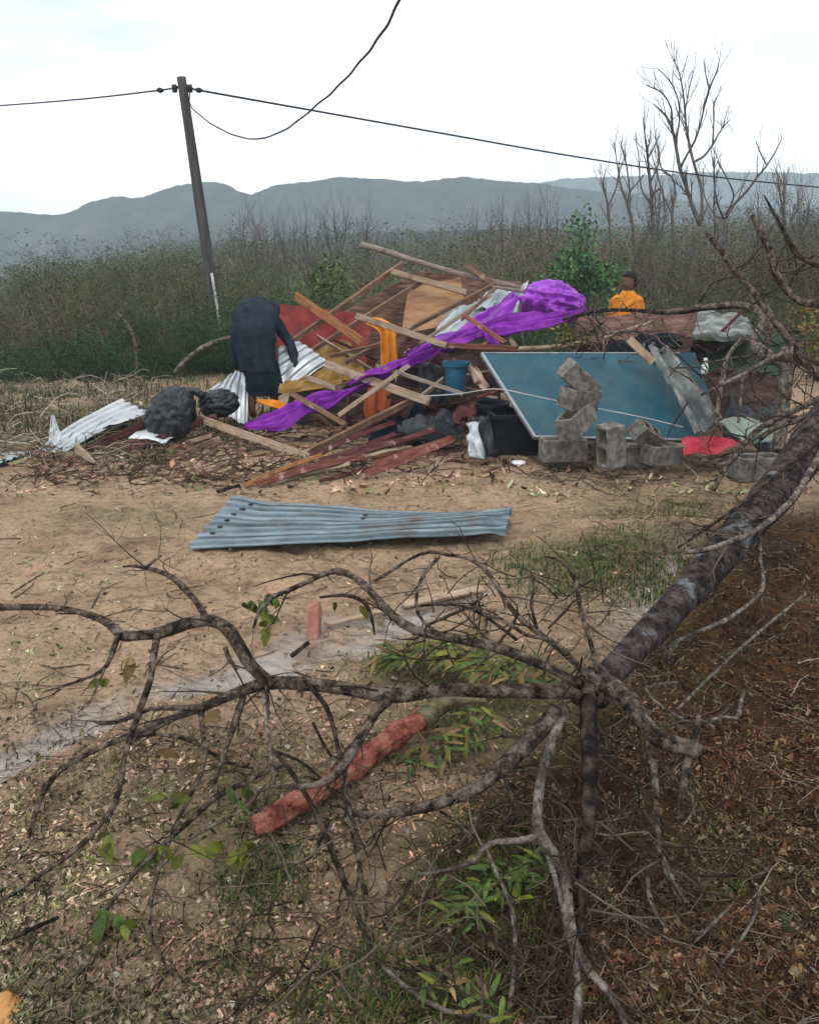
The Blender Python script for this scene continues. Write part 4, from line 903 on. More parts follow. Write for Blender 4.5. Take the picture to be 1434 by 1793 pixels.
for k in range(22):
    a = (rx.uniform(1010, 1370), rx.uniform(560, 740)); an = rx.normal() * 0.5 + rx.choice([0, 0.6, -0.5]); ln = rx.uniform(30, 100)
    Yk = 6.75 + (740 - a[1]) / 180 * 0.9 + rx.uniform(0, 0.2)
    if a[0] < 1190: Yk = max(Yk, 7.2)
    pbar('batten', 'splintered batten behind the teal board and the fallen branches', (a[0], a[1], Yk), (a[0] + ln * math.cos(an), a[1] + ln * math.sin(an), Yk + rx.uniform(-0.2, 0.2)), rx.uniform(4, 11), rx.choice(['wood_brown', 'wood_maroon', 'wood_grey', 'wood_maroon']), rx.uniform(0.3, 0.8), rx.uniform(0, 3), cat='batten', group='battens behind the teal board')
for lab, q, m in [('dark sheet added as shade left of the blue bucket', [(738, 690, 7.15), (790, 696, 7.1), (786, 640, 7.4), (728, 650, 7.5)], 'black_bag'), ('dark sheet added as shade under the long pale plank', [(640, 770, 6.75), (750, 760, 6.7), (742, 715, 7.0), (650, 735, 7.0)], 'dark_cloth'), ('black sheet added as shade over the splintered strips', [(700, 770, 6.5), (812, 752, 6.45), (800, 716, 6.75), (712, 732, 6.8)], 'black_bag'), ('dark sheet added as shade under the red-brown roof slab', [(1060, 625, 7.05), (1190, 622, 7.05), (1180, 585, 7.3), (1070, 590, 7.3)], 'dark_cloth'), ('black sheet added as shade in the gap beside the pale green panel', [(1262, 770, 6.2), (1372, 780, 6.1), (1365, 715, 6.6), (1270, 705, 6.6)], 'black_bag'), ('maroon sheet added as shade below the plywood panel', [(700, 640, 7.7), (800, 640, 7.6), (770, 585, 8.0), (705, 590, 8.1)], 'wood_maroon')]:  # rumpled dark sheets added to paint the shade under the heap
    sheet('shade_sheet', lab, [at(*p_) for p_ in q], m, 'cloth', 24, 20, warp(0.22, 3.2, int(q[0][0])), 0.004, True)
rs = np.random.default_rng(21)
strips = [((430, 850), (566, 797), 8, 'wood_orange'), ((452, 848), (640, 800), 12, 'wood_red'), ((520, 822), (706, 786), 11, 'wood_red'), ((560, 806), (760, 752), 12, 'wood_maroon'), ((590, 800), (822, 742), 11, 'wood_maroon'),
          ((610, 792), (800, 726), 10, 'wood_maroon'), ((640, 830), (792, 768), 13, 'wood_red'), ((660, 812), (812, 762), 10, 'wood_red'), ((640, 786), (780, 742), 8, 'wood_pale'), ((690, 780), (826, 730), 11, 'wood_red'),
          ((700, 740), (830, 716), 12, 'wood_maroon'), ((712, 760), (838, 742), 8, 'wood_red'), ((600, 815), (720, 782), 7, 'wood_pale'), ((545, 800), (690, 740), 9, 'wood_maroon'), ((670, 730), (822, 700), 12, 'wood_maroon'),
          ((480, 838), (610, 812), 7, 'wood_pale'), ((650, 800), (770, 786), 9, 'wood_orange'), ((560, 842), (700, 806), 6, 'wood_maroon')]
for k, (a, b, w, m) in enumerate(strips):
    ya = G(*a)[1] - 0.05 * 0 ; A = G(a[0], a[1], 0.02 + 0.012 * (k % 4)); 
    yb = min(G(b[0], b[1])[1], 7.4)
    B = at(b[0], b[1], min(A[1] + 0.35 + 0.25 * (k % 3), yb - 0.05))
    bar('wood_strip', 'thin splintered red-brown strip in the low heap on the sand', A, B, pxm(w, A) * 1.1, 0.014, m, rad(rs.uniform(10, 60)), 'wood strip', 'splintered strips on the sand', bend=rs.normal() * 0.03)
sheet('dark_board', 'dark flat board in the low heap of strips', [at(560, 838, 6.0), at(640, 826, 6.0), at(622, 812, 6.2), at(575, 820, 6.2)], 'dark_green', 'board', 4, 4, None, 0.015)

# ------------------------------------------------------------------ cloth, bags, household things
def ribbon(pts, nu, nv, fold, seed, thick=0.004, normal=(0, -0.6, 0.8), rag=0.9, pleat=0.0):
    """crumpled band of cloth: pts (px, py, Y, half width px)"""
    P, Wd = crom([at(a, b, c) for a, b, c, _ in pts], [pxm(w, at(a, b, c)) for a, b, c, w in pts], 0.03)
    T = np.gradient(P, axis=0); T /= np.linalg.norm(T, axis=1, keepdims=True) + 1e-9
    n = np.array(normal)
    S = np.cross(T, n); S /= np.linalg.norm(S, axis=1, keepdims=True) + 1e-9
    Nn = np.cross(S, T)
    v = np.linspace(-1, 1, nv)
    i = np.arange(len(P))
    I, V_ = np.meshgrid(i, v, indexing='ij')
    rg_ = 1 - 3.2 * np.abs(fbm(I * 0.07 + V_ * 0.9, V_ * 2.2 - I * 0.03, seed, 2))
    f = fold * (0.8 * rg_ + 1.0 * fbm(I * 0.13, V_ * 2.5, seed + 3, 3)) + pleat * np.sin(V_ * 8 + 0.06 * I + 2 * fbm(I * 0.04, V_ * 0, seed + 5, 2))
    wv = Wd[:, None] * (1 + rag * fbm(I * 0.11, np.sign(V_) * 3.3, seed + 9, 4))
    X = P[:, None] + S[:, None] * (V_ * wv)[..., None] + Nn[:, None] * f[..., None]
    m = len(P)
    A = X.reshape(-1, 3); g1 = np.gradient(X, axis=0); g2 = np.gradient(X, axis=1)
    nn = np.cross(g1, g2); nn /= np.linalg.norm(nn, axis=-1, keepdims=True) + 1e-9
    B = (X + nn * thick).reshape(-1, 3)
    q = np.arange(m - 1)[:, None] * nv + np.arange(nv - 1)[None]
    Q = np.stack([q, q + 1, q + 1 + nv, q + nv], -1).reshape(-1, 4)
    rim = np.concatenate([np.arange(nv - 1), np.arange(m - 1) * nv + nv - 1, (m - 1) * nv + np.arange(nv - 1, 0, -1), np.arange(m - 1, 0, -1) * nv])
    nx_ = np.roll(rim, -1); K = m * nv
    mb = MB(); mb.add(np.vstack([A, B]), np.vstack([Q[:, ::-1], Q + K, np.stack([rim, nx_, nx_ + K, rim + K], -1)]))
    return mb
def blob(c, r, seed, crease=0.15, nu=40, nv=24, rot=0.0, f=None, sharp=3.0):
    th = np.linspace(0, 2 * math.pi, nu, endpoint=False); ph = np.linspace(0.02, math.pi - 0.02, nv)
    T, Pp = np.meshgrid(th, ph)
    d = np.stack([np.sin(Pp) * np.cos(T), np.sin(Pp) * np.sin(T), np.cos(Pp)], -1)
    k = 1 + crease * (1 - 2 * np.abs(fbm(d[..., 0] * sharp + seed, d[..., 2] * sharp + d[..., 1] * 2.1, seed, 3))) - crease + 0.5 * crease * fbm(d[..., 0] * 2 + 5, d[..., 1] * 2 + d[..., 2] * 2, seed + 4, 3)
    X = d * np.asarray(r) * k[..., None]
    if f: X = f(X)
    ca, sa = math.cos(rot), math.sin(rot)
    X = np.stack([X[..., 0] * ca - X[..., 2] * sa, X[..., 1], X[..., 0] * sa + X[..., 2] * ca], -1) + np.asarray(c)
    i = np.arange(nv - 1)[:, None] * nu; kk = np.arange(nu)[None]
    Q = np.stack([i + kk, i + nu + kk, i + nu + (kk + 1) % nu, i + (kk + 1) % nu], -1).reshape(-1, 4)
    mb = MB(); V = X.reshape(-1, 3)
    V = np.vstack([V, X[0].mean(0), X[-1].mean(0)]); n = nu * nv; k = np.arange(nu)
    mb.add(V, Q, np.vstack([np.stack([k, (k + 1) % nu, np.full(nu, n)], 1), np.stack([(nv - 1) * nu + (k + 1) % nu, (nv - 1) * nu + k, np.full(nu, n + 1)], 1)]))
    return mb
tp_ = empty('purple_tarpaulin', at(700, 720, 7.2), 'bright purple tarpaulin bunched at one end and trailing across the heap', 'tarpaulin')
build(blob(at(966, 532, 7.75), (0.315, 0.26, 0.215), 4, 0.30, 96, 64, -0.16, None, 2.4), 'bundle', M['purple'], tp_)
build(ribbon([(1028, 548, 7.6, 6), (980, 556, 7.45, 16), (925, 565, 7.4, 20), (880, 572, 7.35, 17), (830, 588, 7.3, 13), (780, 604, 7.25, 8), (730, 626, 7.15, 7), (690, 648, 7.05, 10), (655, 668, 7.0, 5), (620, 682, 6.98, 6), (575, 700, 6.95, 17), (520, 722, 6.9, 21), (470, 738, 6.9, 18), (432, 748, 6.95, 7)], 0, 18, 0.05, 5), 'trailing_strip', M['purple_dirty'], tp_)
build(ribbon([(905, 520, 7.7, 8), (880, 545, 7.6, 16), (850, 566, 7.5, 16), (810, 590, 7.42, 13), (760, 610, 7.35, 9), (715, 632, 7.25, 6)], 0, 14, 0.09, 8), 'fold', M['purple'], tp_)
build(ribbon([(700, 640, 7.0, 5), (672, 652, 6.95, 10), (640, 660, 6.98, 8), (610, 676, 7.0, 3)], 0, 10, 0.05, 18), 'torn_flap', M['purple_dirty'], tp_)
build(ribbon([(850, 575, 7.3, 4), (862, 596, 7.2, 14), (870, 606, 7.15, 9), (884, 612, 7.15, 3)], 0, 10, 0.05, 28), 'torn_flap', M['purple_dirty'], tp_)
build(ribbon([(560, 700, 6.85, 5), (540, 716, 6.82, 13), (500, 744, 6.8, 12), (470, 756, 6.8, 4)], 0, 10, 0.05, 38), 'torn_flap', M['purple_dirty'], tp_)
tag(build(ribbon([(644, 562, 7.55, 5), (662, 566, 7.5, 10), (678, 580, 7.45, 14), (680, 606, 7.42, 15), (682, 634, 7.4, 15), (686, 660, 7.38, 13)], 0, 26, 0.012, 3, normal=(0, -1, 0.1), rag=0.15, pleat=0.018), 'orange_cloth', M['orange_cloth']), 'orange cloth hung over a pale batten in the middle of the heap', 'cloth')
tag(build(ribbon([(664, 672, 7.3, 14), (662, 696, 7.25, 22), (658, 720, 7.2, 22), (654, 738, 7.15, 15)], 0, 26, 0.012, 6, normal=(0, -1, 0.1), rag=0.15, pleat=0.018), 'rust_cloth', M['rust_cloth']), 'rust-red cloth below the orange one', 'cloth')
tag(build(ribbon([(452, 700, 7.5, 6), (474, 708, 7.4, 9), (498, 716, 7.35, 8), (512, 722, 7.3, 4)], 0, 8, 0.03, 12), 'yellow_cloth', M['orange_cloth']), 'scrap of yellow-orange cloth at the bent-over person\'s feet', 'cloth')
tag(build(ribbon([(816, 640, 7.0, 5), (830, 652, 6.95, 9), (840, 668, 6.9, 9), (856, 680, 6.85, 5)], 0, 10, 0.05, 15, normal=(0, -1, 0.2)), 'beige_cloth', M['beige_cloth']), 'stained beige cloth crumpled against the teal board\'s corner', 'cloth')
# black sack: heavy bottom, gathered neck leaning back
def sackf(X):
    z = X[..., 2:3]
    s = 1 + 0.18 * np.clip(-z / 0.25, -1, 1)
    return np.concatenate([X[..., 0:1] * s + 0.10 * z, X[..., 1:2] * s, z], -1)
sk = empty('black_sack', at(300, 772, 6.95), 'bulging black sack on the left end of the heap', 'sack')
build(blob(at(302, 722, 7.0), (0.225, 0.21, 0.262), 2, 0.15, 96, 64, -0.30, sackf, 3.0), 'body', M['black_bag'], sk)
p, r = crom([at(326, 690, 7.05), at(340, 684, 7.05), at(348, 690, 7.05)], [0.06, 0.03, 0.035], 0.01); mb = MB(); tube(mb, p, r, 10, rough=0.25, seed=4); build(mb, 'gathered_neck', M['black_bag'], sk)
bg = empty('black_bag', at(385, 730, 7.2), 'slumped black bag between the sack and the bent-over person', 'bag')
build(blob(at(384, 706, 7.25), (0.20, 0.17, 0.135), 7, 0.20, 80, 52, 0.1, None, 3.4), 'body', M['black_bag'], bg)
p, r = crom([at(352, 692, 7.2), at(344, 682, 7.18), at(336, 686, 7.16)], [0.05, 0.022, 0.035], 0.01); mb = MB(); tube(mb, p, r, 9, rough=0.3, seed=2); build(mb, 'knot', M['black_bag'], bg)

def tub(name, label, c, w, d, h, m, cat, wall=0.02, taper=0.85, rim=True, round_n=None, rz=0.0):
    """open container with walls, floor and rim"""
    root = empty(name, c, label, cat)
    n = round_n or 4
    a = np.linspace(0, 2 * math.pi, n, endpoint=False) + (math.pi / 4 if n == 4 else 0) + rz
    k_ = math.sqrt(2) if n == 4 else 1
    def ring(z, s, off=0): return np.stack([c[0] + (w / 2 * s - off) * k_ * np.cos(a), c[1] + (d / 2 * s - off) * k_ * np.sin(a), np.full(n, c[2] + z)], -1)
    V = np.vstack([ring(0, taper), ring(h, 1), ring(h, 1, wall), ring(0.02, taper, wall)])
    kk = np.arange(n); kn = (kk + 1) % n
    Q = np.vstack([np.stack([j * n + kk, j * n + kn, (j + 1) * n + kn, (j + 1) * n + kk], -1) for j in range(3)])
    mb = MB(); V = np.vstack([V, V[:n].mean(0), V[-n:].mean(0)]); L = 4 * n
    mb.add(V, Q, np.vstack([np.stack([kn, kk, np.full(n, L)], 1), np.stack([3 * n + kk, 3 * n + kn, np.full(n, L + 1)], 1)]))
    build(mb, 'body', M[m], root, False)
    if rim:
        V = np.vstack([ring(h - 0.03, 1.0, -0.003), ring(h - 0.03, 1.0, -0.018), ring(h + 0.004, 1.0, -0.018), ring(h + 0.004, 1.0, -0.003)])
        Q = np.vstack([np.stack([j * n + kk, j * n + kn, ((j + 1) % 4) * n + kn, ((j + 1) % 4) * n + kk], -1) for j in range(4)])
        mb = MB(); mb.add(V, Q); build(mb, 'rim', M[m], root, False)
    return root
g = G(905, 802); tub('black_tub', 'black plastic tub in the dark under the teal board', (g[0], g[1] + 0.22, g[2]), 0.42, 0.34, 0.34, 'black_plastic', 'tub', rz=0.1)
g = G(862, 790); tub('black_bucket', 'round black bucket beside the tub under the teal board', (g[0], g[1] + 0.25, g[2]), 0.28, 0.28, 0.36, 'black_plastic', 'bucket', round_n=20)
b_ = at(797, 690, 7.0); tub('blue_bucket', 'dull blue bucket left of the teal board', b_, 0.20, 0.20, 0.28, 'blue_plastic', 'bucket', round_n=20)
g = G(908, 812); mb = MB(); tube(mb, np.array([g + [0, 0, 0], g + [0, 0, 0.018], g + [0, 0, 0.02]]), np.array([0.055, 0.055, 0.04]), 16); tag(build(mb, 'jar_cover', M['white_plastic']), 'small white lid on the sand before the black tub', 'lid')
bt = empty('white_bottle', at(1232, 655, 6.6), 'small white bottle in the dark gap right of the broken panel', 'bottle')
c0 = at(1232, 655, 6.6); mb = MB(); tube(mb, np.array([c0 + [0, 0, z] for z in (0, 0.01, 0.07, 0.095, 0.105)]), np.array([0.02, 0.028, 0.028, 0.014, 0.012]), 12); build(mb, 'body', M['white_plastic'], bt)
mb = MB(); tube(mb, np.array([c0 + [0, 0, z] for z in (0.105, 0.13)]), np.array([0.015, 0.015]), 10); build(mb, 'cap', M['white_plastic'], bt)
sheet('torn_plastic', 'twisted white plastic scrap left of the black bucket', [at(822, 800, 6.0), at(848, 804, 5.95), at(836, 735, 6.1), at(818, 742, 6.15)], 'plastic_clear', 'plastic scrap', 6, 10, warp(0.10, 4, 9), 0.004, True)
sheet('torn_plastic', 'strip of torn black sheet behind the white scrap', [at(832, 802, 6.15), at(868, 800, 6.1), at(856, 728, 6.25), at(826, 730, 6.3)], 'black_bag', 'plastic scrap', 8, 10, warp(0.10, 4, 19), 0.004, True)
sheet('torn_plastic', 'dark red crumpled scrap at the edge of the splintered strips', [at(795, 745, 6.4), at(835, 728, 6.4), at(832, 708, 6.6), at(790, 722, 6.6)], 'wood_maroon', 'plastic scrap', 8, 8, warp(0.10, 4, 29), 0.004, True)

# ------------------------------------------------------------------ people
def skin_mesh(name, V, E, R, root=0, sub=1):
    me = bpy.data.meshes.new(name + '_rig'); me.from_pydata([tuple(v) for v in V], E, [])
    o = bpy.data.objects.new(name + '_rig', me); COL.objects.link(o)
    md = o.modifiers.new('skin', 'SKIN'); md.use_smooth_shade = True
    for i, r in enumerate(R):
        me.skin_vertices[0].data[i].radius = (r, r) if not isinstance(r, tuple) else r
        me.skin_vertices[0].data[i].use_root = (i == root)
    ss = o.modifiers.new('sub', 'SUBSURF'); ss.levels = sub; ss.render_levels = sub
    dg = bpy.context.evaluated_depsgraph_get()
    out = bpy.data.meshes.new_from_object(o.evaluated_get(dg)); out.name = name
    bpy.data.objects.remove(o); bpy.data.meshes.remove(me)
    return out
def add_mesh(name, me, m, parent, extra=None):
    mb = MB()
    mb.add([tuple(v.co) for v in me.vertices], [list(p.vertices) for p in me.polygons if len(p.vertices) == 4], [list(p.vertices) for p in me.polygons if len(p.vertices) == 3])
    if extra is not None:
        v, q, t, c = extra.arrays(); mb.add(v, q, t)
    return build(mb, name, m, parent)
def loft(rings, n=24, rough=0.0, seed=0):
    """rings: (centre, side vector half, depth vector half)"""
    a = np.linspace(0, 2 * math.pi, n, endpoint=False)
    V = []
    for k, (c, s, d) in enumerate(rings):
        wr_ = np.abs(((a / (2 * math.pi)) * 2) % 2 - 1)
        f = 1 + rough * 2.4 * fbm(wr_ * 7 + seed, a * 0 + k * 0.22, seed, 3) + rough * 0.5 * np.sin(a * 9 + k * 0.12) * max(0, 1 - k / 16)
        V.append(np.asarray(c) + np.outer(np.cos(a) * f, s) + np.outer(np.sin(a) * f, d))
    m = len(V); V = np.vstack(V); k = np.arange(n)
    i = np.arange(m - 1)[:, None] * n
    Q = np.stack([i + k, i + (k + 1) % n, i + n + (k + 1) % n, i + n + k], -1).reshape(-1, 4)
    V = np.vstack([V, V[:n].mean(0), V[(m - 1) * n:m * n].mean(0)])
    t = np.vstack([np.stack([(k + 1) % n, k, np.full(n, m * n)], 1), np.stack([(m - 1) * n + k, (m - 1) * n + (k + 1) % n, np.full(n, m * n + 1)], 1)])
    mb = MB(); mb.add(V, Q, t); return mb
def lerp_rings(K, n):
    out = []
    P = np.array([np.concatenate(k) for k in K]); 
    pp, _ = crom(P, [0] * len(P), 1e9) if False else (P, None)
    t = np.linspace(0, len(K) - 1, n)
    for x in t:
        i = min(int(x), len(K) - 2); f = x - i
        e = lambda j: P[min(max(j, 0), len(P) - 1)]
        v = 0.5 * (2 * e(i) + (e(i + 1) - e(i - 1)) * f + (2 * e(i - 1) - 5 * e(i) + 4 * e(i + 1) - e(i + 2)) * f * f + (3 * e(i) - e(i - 1) - 3 * e(i + 1) + e(i + 2)) * f ** 3)
        out.append((v[:3], v[3:6], v[6:9]))
    return out
def hand(V, E, R, wi, wrist, dirv, side, s=1.0):
    """palm, four fingers and thumb added to a skeleton; wi is the wrist's index"""
    dirv = unit(dirv); side = unit(side); nrm = np.cross(dirv, side)
    pc = len(V); V.append(wrist + dirv * 0.05 * s); R.append((0.030 * s, 0.016 * s)); E.append((wi, pc))
    for k, (o, L) in enumerate(((-0.030, 0.065), (-0.010, 0.075), (0.010, 0.070), (0.028, 0.055))):
        b = len(V); V.append(wrist + dirv * 0.09 * s + side * o * s); R.append(0.009 * s); E.append((pc, b))
        V.append(V[b] + (dirv * 0.6 * L + nrm * 0.014) * s); R.append(0.008 * s); E.append((b, b + 1))
        V.append(V[b] + (dirv * 0.9 * L + nrm * 0.036) * s); R.append(0.007 * s); E.append((b + 1, b + 2))
    b = len(V); V.append(wrist + (dirv * 0.045 - side * 0.045) * s); R.append(0.011 * s); E.append((pc, b))
    V.append(wrist + (dirv * 0.085 - side * 0.058 + nrm * 0.02) * s); R.append(0.009 * s); E.append((b, b + 1))
def head_mesh(c, up, fwd, s=1.0):
    """a head with brow, nose, mouth, chin, eye sockets and ears"""
    up = unit(up); fwd = unit(fwd - up * np.dot(fwd, up)); sd = np.cross(fwd, up)
    nu, nv = 36, 26
    th = np.linspace(0, 2 * math.pi, nu, endpoint=False); ph = np.linspace(0.03, math.pi - 0.03, nv)
    T, Pp = np.meshgrid(th, ph)
    x, y, z = np.sin(Pp) * np.sin(T), np.sin(Pp) * np.cos(T), np.cos(Pp)
    jaw = 1 - 0.28 * sst(0.0, -1.0, z)
    X, Y_, Z = x * 0.075 * jaw, y * 0.095 * (1 - 0.12 * sst(0, -1, z) * (y < 0)), z * 0.118
    g = lambda x0, z0, sx, sz: np.exp(-((x - x0) / sx) ** 2 - ((z - z0) / sz) ** 2) * (y > 0)
    Y_ = Y_ + 0.022 * g(0, -0.18, 0.13, 0.16) + 0.010 * g(0, 0.02, 0.10, 0.18) - 0.012 * (g(0.34, 0.08, 0.17, 0.11) + g(-0.34, 0.08, 0.17, 0.11)) + 0.006 * g(0, 0.24, 0.5, 0.09) + 0.008 * g(0, -0.50, 0.22, 0.06) - 0.004 * g(0, -0.56, 0.22, 0.02) + 0.010 * g(0, -0.82, 0.25, 0.12)
    X = X + np.sign(x) * 0.016 * np.exp(-((y + 0.1) / 0.16) ** 2 - ((z + 0.02) / 0.22) ** 2) * (np.abs(x) > 0.6)
    W_ = (X[..., None] * sd + Y_[..., None] * fwd + Z[..., None] * up) * s + c
    i = np.arange(nv - 1)[:, None] * nu; kk = np.arange(nu)[None]
    Q = np.stack([i + kk, i + nu + kk, i + nu + (kk + 1) % nu, i + (kk + 1) % nu], -1).reshape(-1, 4)
    V = np.vstack([W_.reshape(-1, 3), W_[0].mean(0), W_[-1].mean(0)]); n = nu * nv; k = np.arange(nu)
    mb = MB(); mb.add(V, Q, np.vstack([np.stack([k, (k + 1) % nu, np.full(nu, n)], 1), np.stack([(nv - 1) * nu + (k + 1) % nu, (nv - 1) * nu + k, np.full(nu, n + 1)], 1)]))
    return mb
def hair_cap(c, up, fwd, s=1.0):
    up = unit(up); fwd = unit(fwd - up * np.dot(fwd, up)); sd = np.cross(fwd, up)
    mb = blob((0, 0, 0), (0.083, 0.103, 0.124), 3, 0.04, 32, 20)
    v = mb.v[0]
    front = v[:, 1] > 0.02
    low = np.where(front, 0.045, -0.055)
    v[:, 2] = np.where(v[:, 2] < low, low + (v[:, 2] - low) * 0.05, v[:, 2])
    v[:, 0] *= np.where(v[:, 2] < low + 0.01, 0.93, 1); v[:, 1] *= np.where((v[:, 2] < low + 0.01) & front, 0.80, 1)
    mb.v[0] = (v[:, 0:1] * sd + v[:, 1:2] * fwd + v[:, 2:3] * up) * s + c
    return mb
A = np.array

# person bending over the heap, back to the camera
fx, fy = at(463, 738, 7.8)[0], 7.8
gz = 0.10
pr = empty('person', (fx, fy, Hs(fx, fy)), 'person in dark navy clothes bent over the heap, back turned', 'person')
hip, sho, neck, hd = A([fx, fy - 0.02, 0.88]), A([fx + 0.02, fy + 0.34, 1.04]), A([fx + 0.02, fy + 0.44, 0.99]), A([fx + 0.02, fy + 0.56, 0.87])
V = [hip, (hip + sho) / 2 + [0, -0.02, 0.05], sho + [0, 0, 0.0], neck, hd + [0, -0.06, 0.06], hd]; E = [(0, 1), (1, 2), (2, 3), (3, 4), (4, 5)]; R = [(0.14, 0.11), (0.13, 0.10), (0.12, 0.09), 0.052, 0.075, 0.085]
for s in (-1, 1):
    b = len(V); V += [A([fx + s * 0.10, fy, 0.80]), A([fx + s * 0.11, fy + 0.05, 0.46]), A([fx + s * 0.11, fy - 0.02, 0.10]), A([fx + s * 0.12, fy + 0.13, 0.045])]
    R += [0.085, 0.056, 0.036, 0.036]; E += [(0, b), (b, b + 1), (b + 1, b + 2), (b + 2, b + 3)]
R_sh = at(480, 562, fy + 0.25); R_el = at(508, 602, fy + 0.16); R_wr = at(521, 648, fy + 0.08)
L_sh = at(424, 566, fy + 0.25); L_el = at(412, 606, fy + 0.36); L_wr = at(414, 644, fy + 0.45)
for sh, el, wr, sd in ((R_sh, R_el, R_wr, 1), (L_sh, L_el, L_wr, -1)):
    b = len(V); V += [sh, el, wr]; R += [0.055, 0.042, 0.030]; E += [(2, b), (b, b + 1), (b + 1, b + 2)]
    hand(V, E, R, b + 2, wr, wr - el + A([0, 0.02, -0.03]), A([0, sd, 0.2]))
add_mesh('body', skin_mesh('body', V, E, R, 0, 1), M['skin'], pr, head_mesh(hd, A([0, 0.75, -0.65]), A([0, -0.6, -0.7]), 1.0))
# long dark dress over back, hips and legs
K = [(A([fx + .02, fy + .02, 0.24]), A([0.168, 0, 0]), A([0, 0.14, 0])), (A([fx + .01, fy + .02, 0.44]), A([0.18, 0, 0]), A([0, 0.15, 0])), (A([fx - .03, fy, 0.64]), A([0.195, 0, 0]), A([0, 0.16, -0.01])),
     (A([fx - .05, fy - .01, 0.83]), A([0.212, 0, 0]), A([0, 0.165, -0.05])), (A([fx - .05, fy + .05, 0.97]), A([0.215, 0, 0]), A([0, 0.12, -0.11])), (A([fx - .045, fy + .17, 1.05]), A([0.205, 0, 0]), A([0, 0.06, -0.13])),
     (A([fx - .03, fy + .30, 1.06]), A([0.180, 0, 0]), A([0, 0.0, -0.12])), (A([fx - .02, fy + .40, 1.02]), A([0.10, 0, 0]), A([0, -0.03, -0.08]))]
KT = [(A([fx - .012, fy + .01, 0.50]), A([0.190, 0, 0]), A([0, 0.155, -0.005]))] + K[2:]
KS = [(A([fx + .02, fy + .03, 0.27]), A([0.172, 0, 0]), A([0, 0.13, 0])), (A([fx + .01, fy + .02, 0.38]), A([0.178, 0, 0]), A([0, 0.14, 0])), (A([fx - .01, fy + .01, 0.56]), A([0.180, 0, 0]), A([0, 0.15, 0])), (A([fx - .04, fy, 0.80]), A([0.18, 0, 0]), A([0, 0.13, -0.03]))]
build(loft(lerp_rings(KT, 34), 44, 0.075, 3), 'tunic', M['navy_cloth'], pr)
build(loft(lerp_rings(KS, 24), 40, 0.09, 6), 'skirt', M['dark_cloth'], pr)
for sh, el, wr in ((R_sh, R_el, R_wr), (L_sh, L_el, L_wr)):
    mb = MB(); p, r = crom([sh + (A([fx, fy + .3, 1.02]) - sh) * 0.45, sh, (sh + el) / 2, el, el + (wr - el) * 0.95], [0.085, 0.070, 0.056, 0.050, 0.040], 0.03); tube(mb, p, r, 14, rough=0.16, seed=6); build(mb, 'sleeve', M['navy_cloth'], pr)
build(hair_cap(hd, A([0, 0.75, -0.65]), A([0, -0.6, -0.7]), 1.02), 'hair', M['hair'], pr)

# person in orange standing behind the heap
Yo = 10.4
tx = at(1096, 540, Yo)[0]
zt = at(1098, 477, Yo)[2]
base_z = zt - 1.64
po = empty('person', (tx, Yo, base_z), 'person with dark hair in an orange shirt standing behind the heap', 'person')
o_ = A([tx, Yo, base_z])
hc = o_ + [0.02, 0.0, 1.52]
V = [o_ + [0, 0, 0.92], o_ + [0, 0, 1.12], o_ + [0, 0, 1.33], o_ + [0.01, 0, 1.42], o_ + [0.02, 0, 1.47]]; E = [(0, 1), (1, 2), (2, 3), (3, 4)]; R = [(0.13, 0.10), (0.13, 0.10), (0.14, 0.10), 0.055, 0.05]
for s in (-1, 1):
    b = len(V); V += [o_ + [s * 0.09, 0, 0.86], o_ + [s * 0.10, 0.02, 0.47], o_ + [s * 0.10, 0.0, 0.09], o_ + [s * 0.11, -0.15, 0.04]]; R += [0.08, 0.055, 0.04, 0.036]; E += [(0, b), (b, b + 1), (b + 1, b + 2), (b + 2, b + 3)]
    b = len(V); V += [o_ + [s * 0.155, 0, 1.28], o_ + [s * 0.205, 0.0, 1.04], o_ + [s * 0.20, -0.10, 0.84]]; R += [0.05, 0.038, 0.028]; E += [(2, b), (b, b + 1), (b + 1, b + 2)]
    hand(V, E, R, b + 2, V[b + 2], A([0, -0.35, -0.9]), A([0, 1, -0.3]))
fw = A([-0.75, -0.6, -0.12])
add_mesh('body', skin_mesh('body', V, E, R, 0, 1), M['skin'], po, head_mesh(hc, A([0, 0, 1.0]), fw, 1.08))
K = [(o_ + [0, 0, 0.80], A([0.20, 0, 0]), A([0, 0.14, 0])), (o_ + [0, 0, 0.98], A([0.19, 0, 0]), A([0, 0.135, 0])), (o_ + [0, 0, 1.16], A([0.185, 0, 0]), A([0, 0.13, 0])), (o_ + [0, 0, 1.27], A([0.165, 0, 0]), A([0, 0.12, 0])), (o_ + [0.005, 0, 1.36], A([0.115, 0, 0]), A([0, 0.09, 0])), (o_ + [0.01, 0, 1.42], A([0.068, 0, 0]), A([0, 0.066, 0]))]
build(loft(lerp_rings(K, 24), 32, 0.05, 5), 'shirt', M['orange_cloth'], po)
for s in (-1, 1):
    mb = MB(); p, r = crom([o_ + [s * 0.09, 0, 1.34], o_ + [s * 0.155, 0, 1.27], o_ + [s * 0.205, 0, 1.06]], [0.055, 0.062, 0.056], 0.03); tube(mb, p, r, 12, rough=0.1, seed=2); build(mb, 'sleeve', M['orange_cloth'], po)
    mb = MB(); p, r = crom([o_ + [s * 0.08, 0, 0.90], o_ + [s * 0.10, 0.02, 0.47], o_ + [s * 0.10, 0, 0.10]], [0.105, 0.075, 0.06], 0.06); tube(mb, p, r, 12, rough=0.08, seed=3); build(mb, 'trouser_leg', M['jeans'], po)
build(hair_cap(hc + [0, 0, 0.006], A([0, 0, 1.0]), fw, 1.12), 'hair', M['hair'], po)

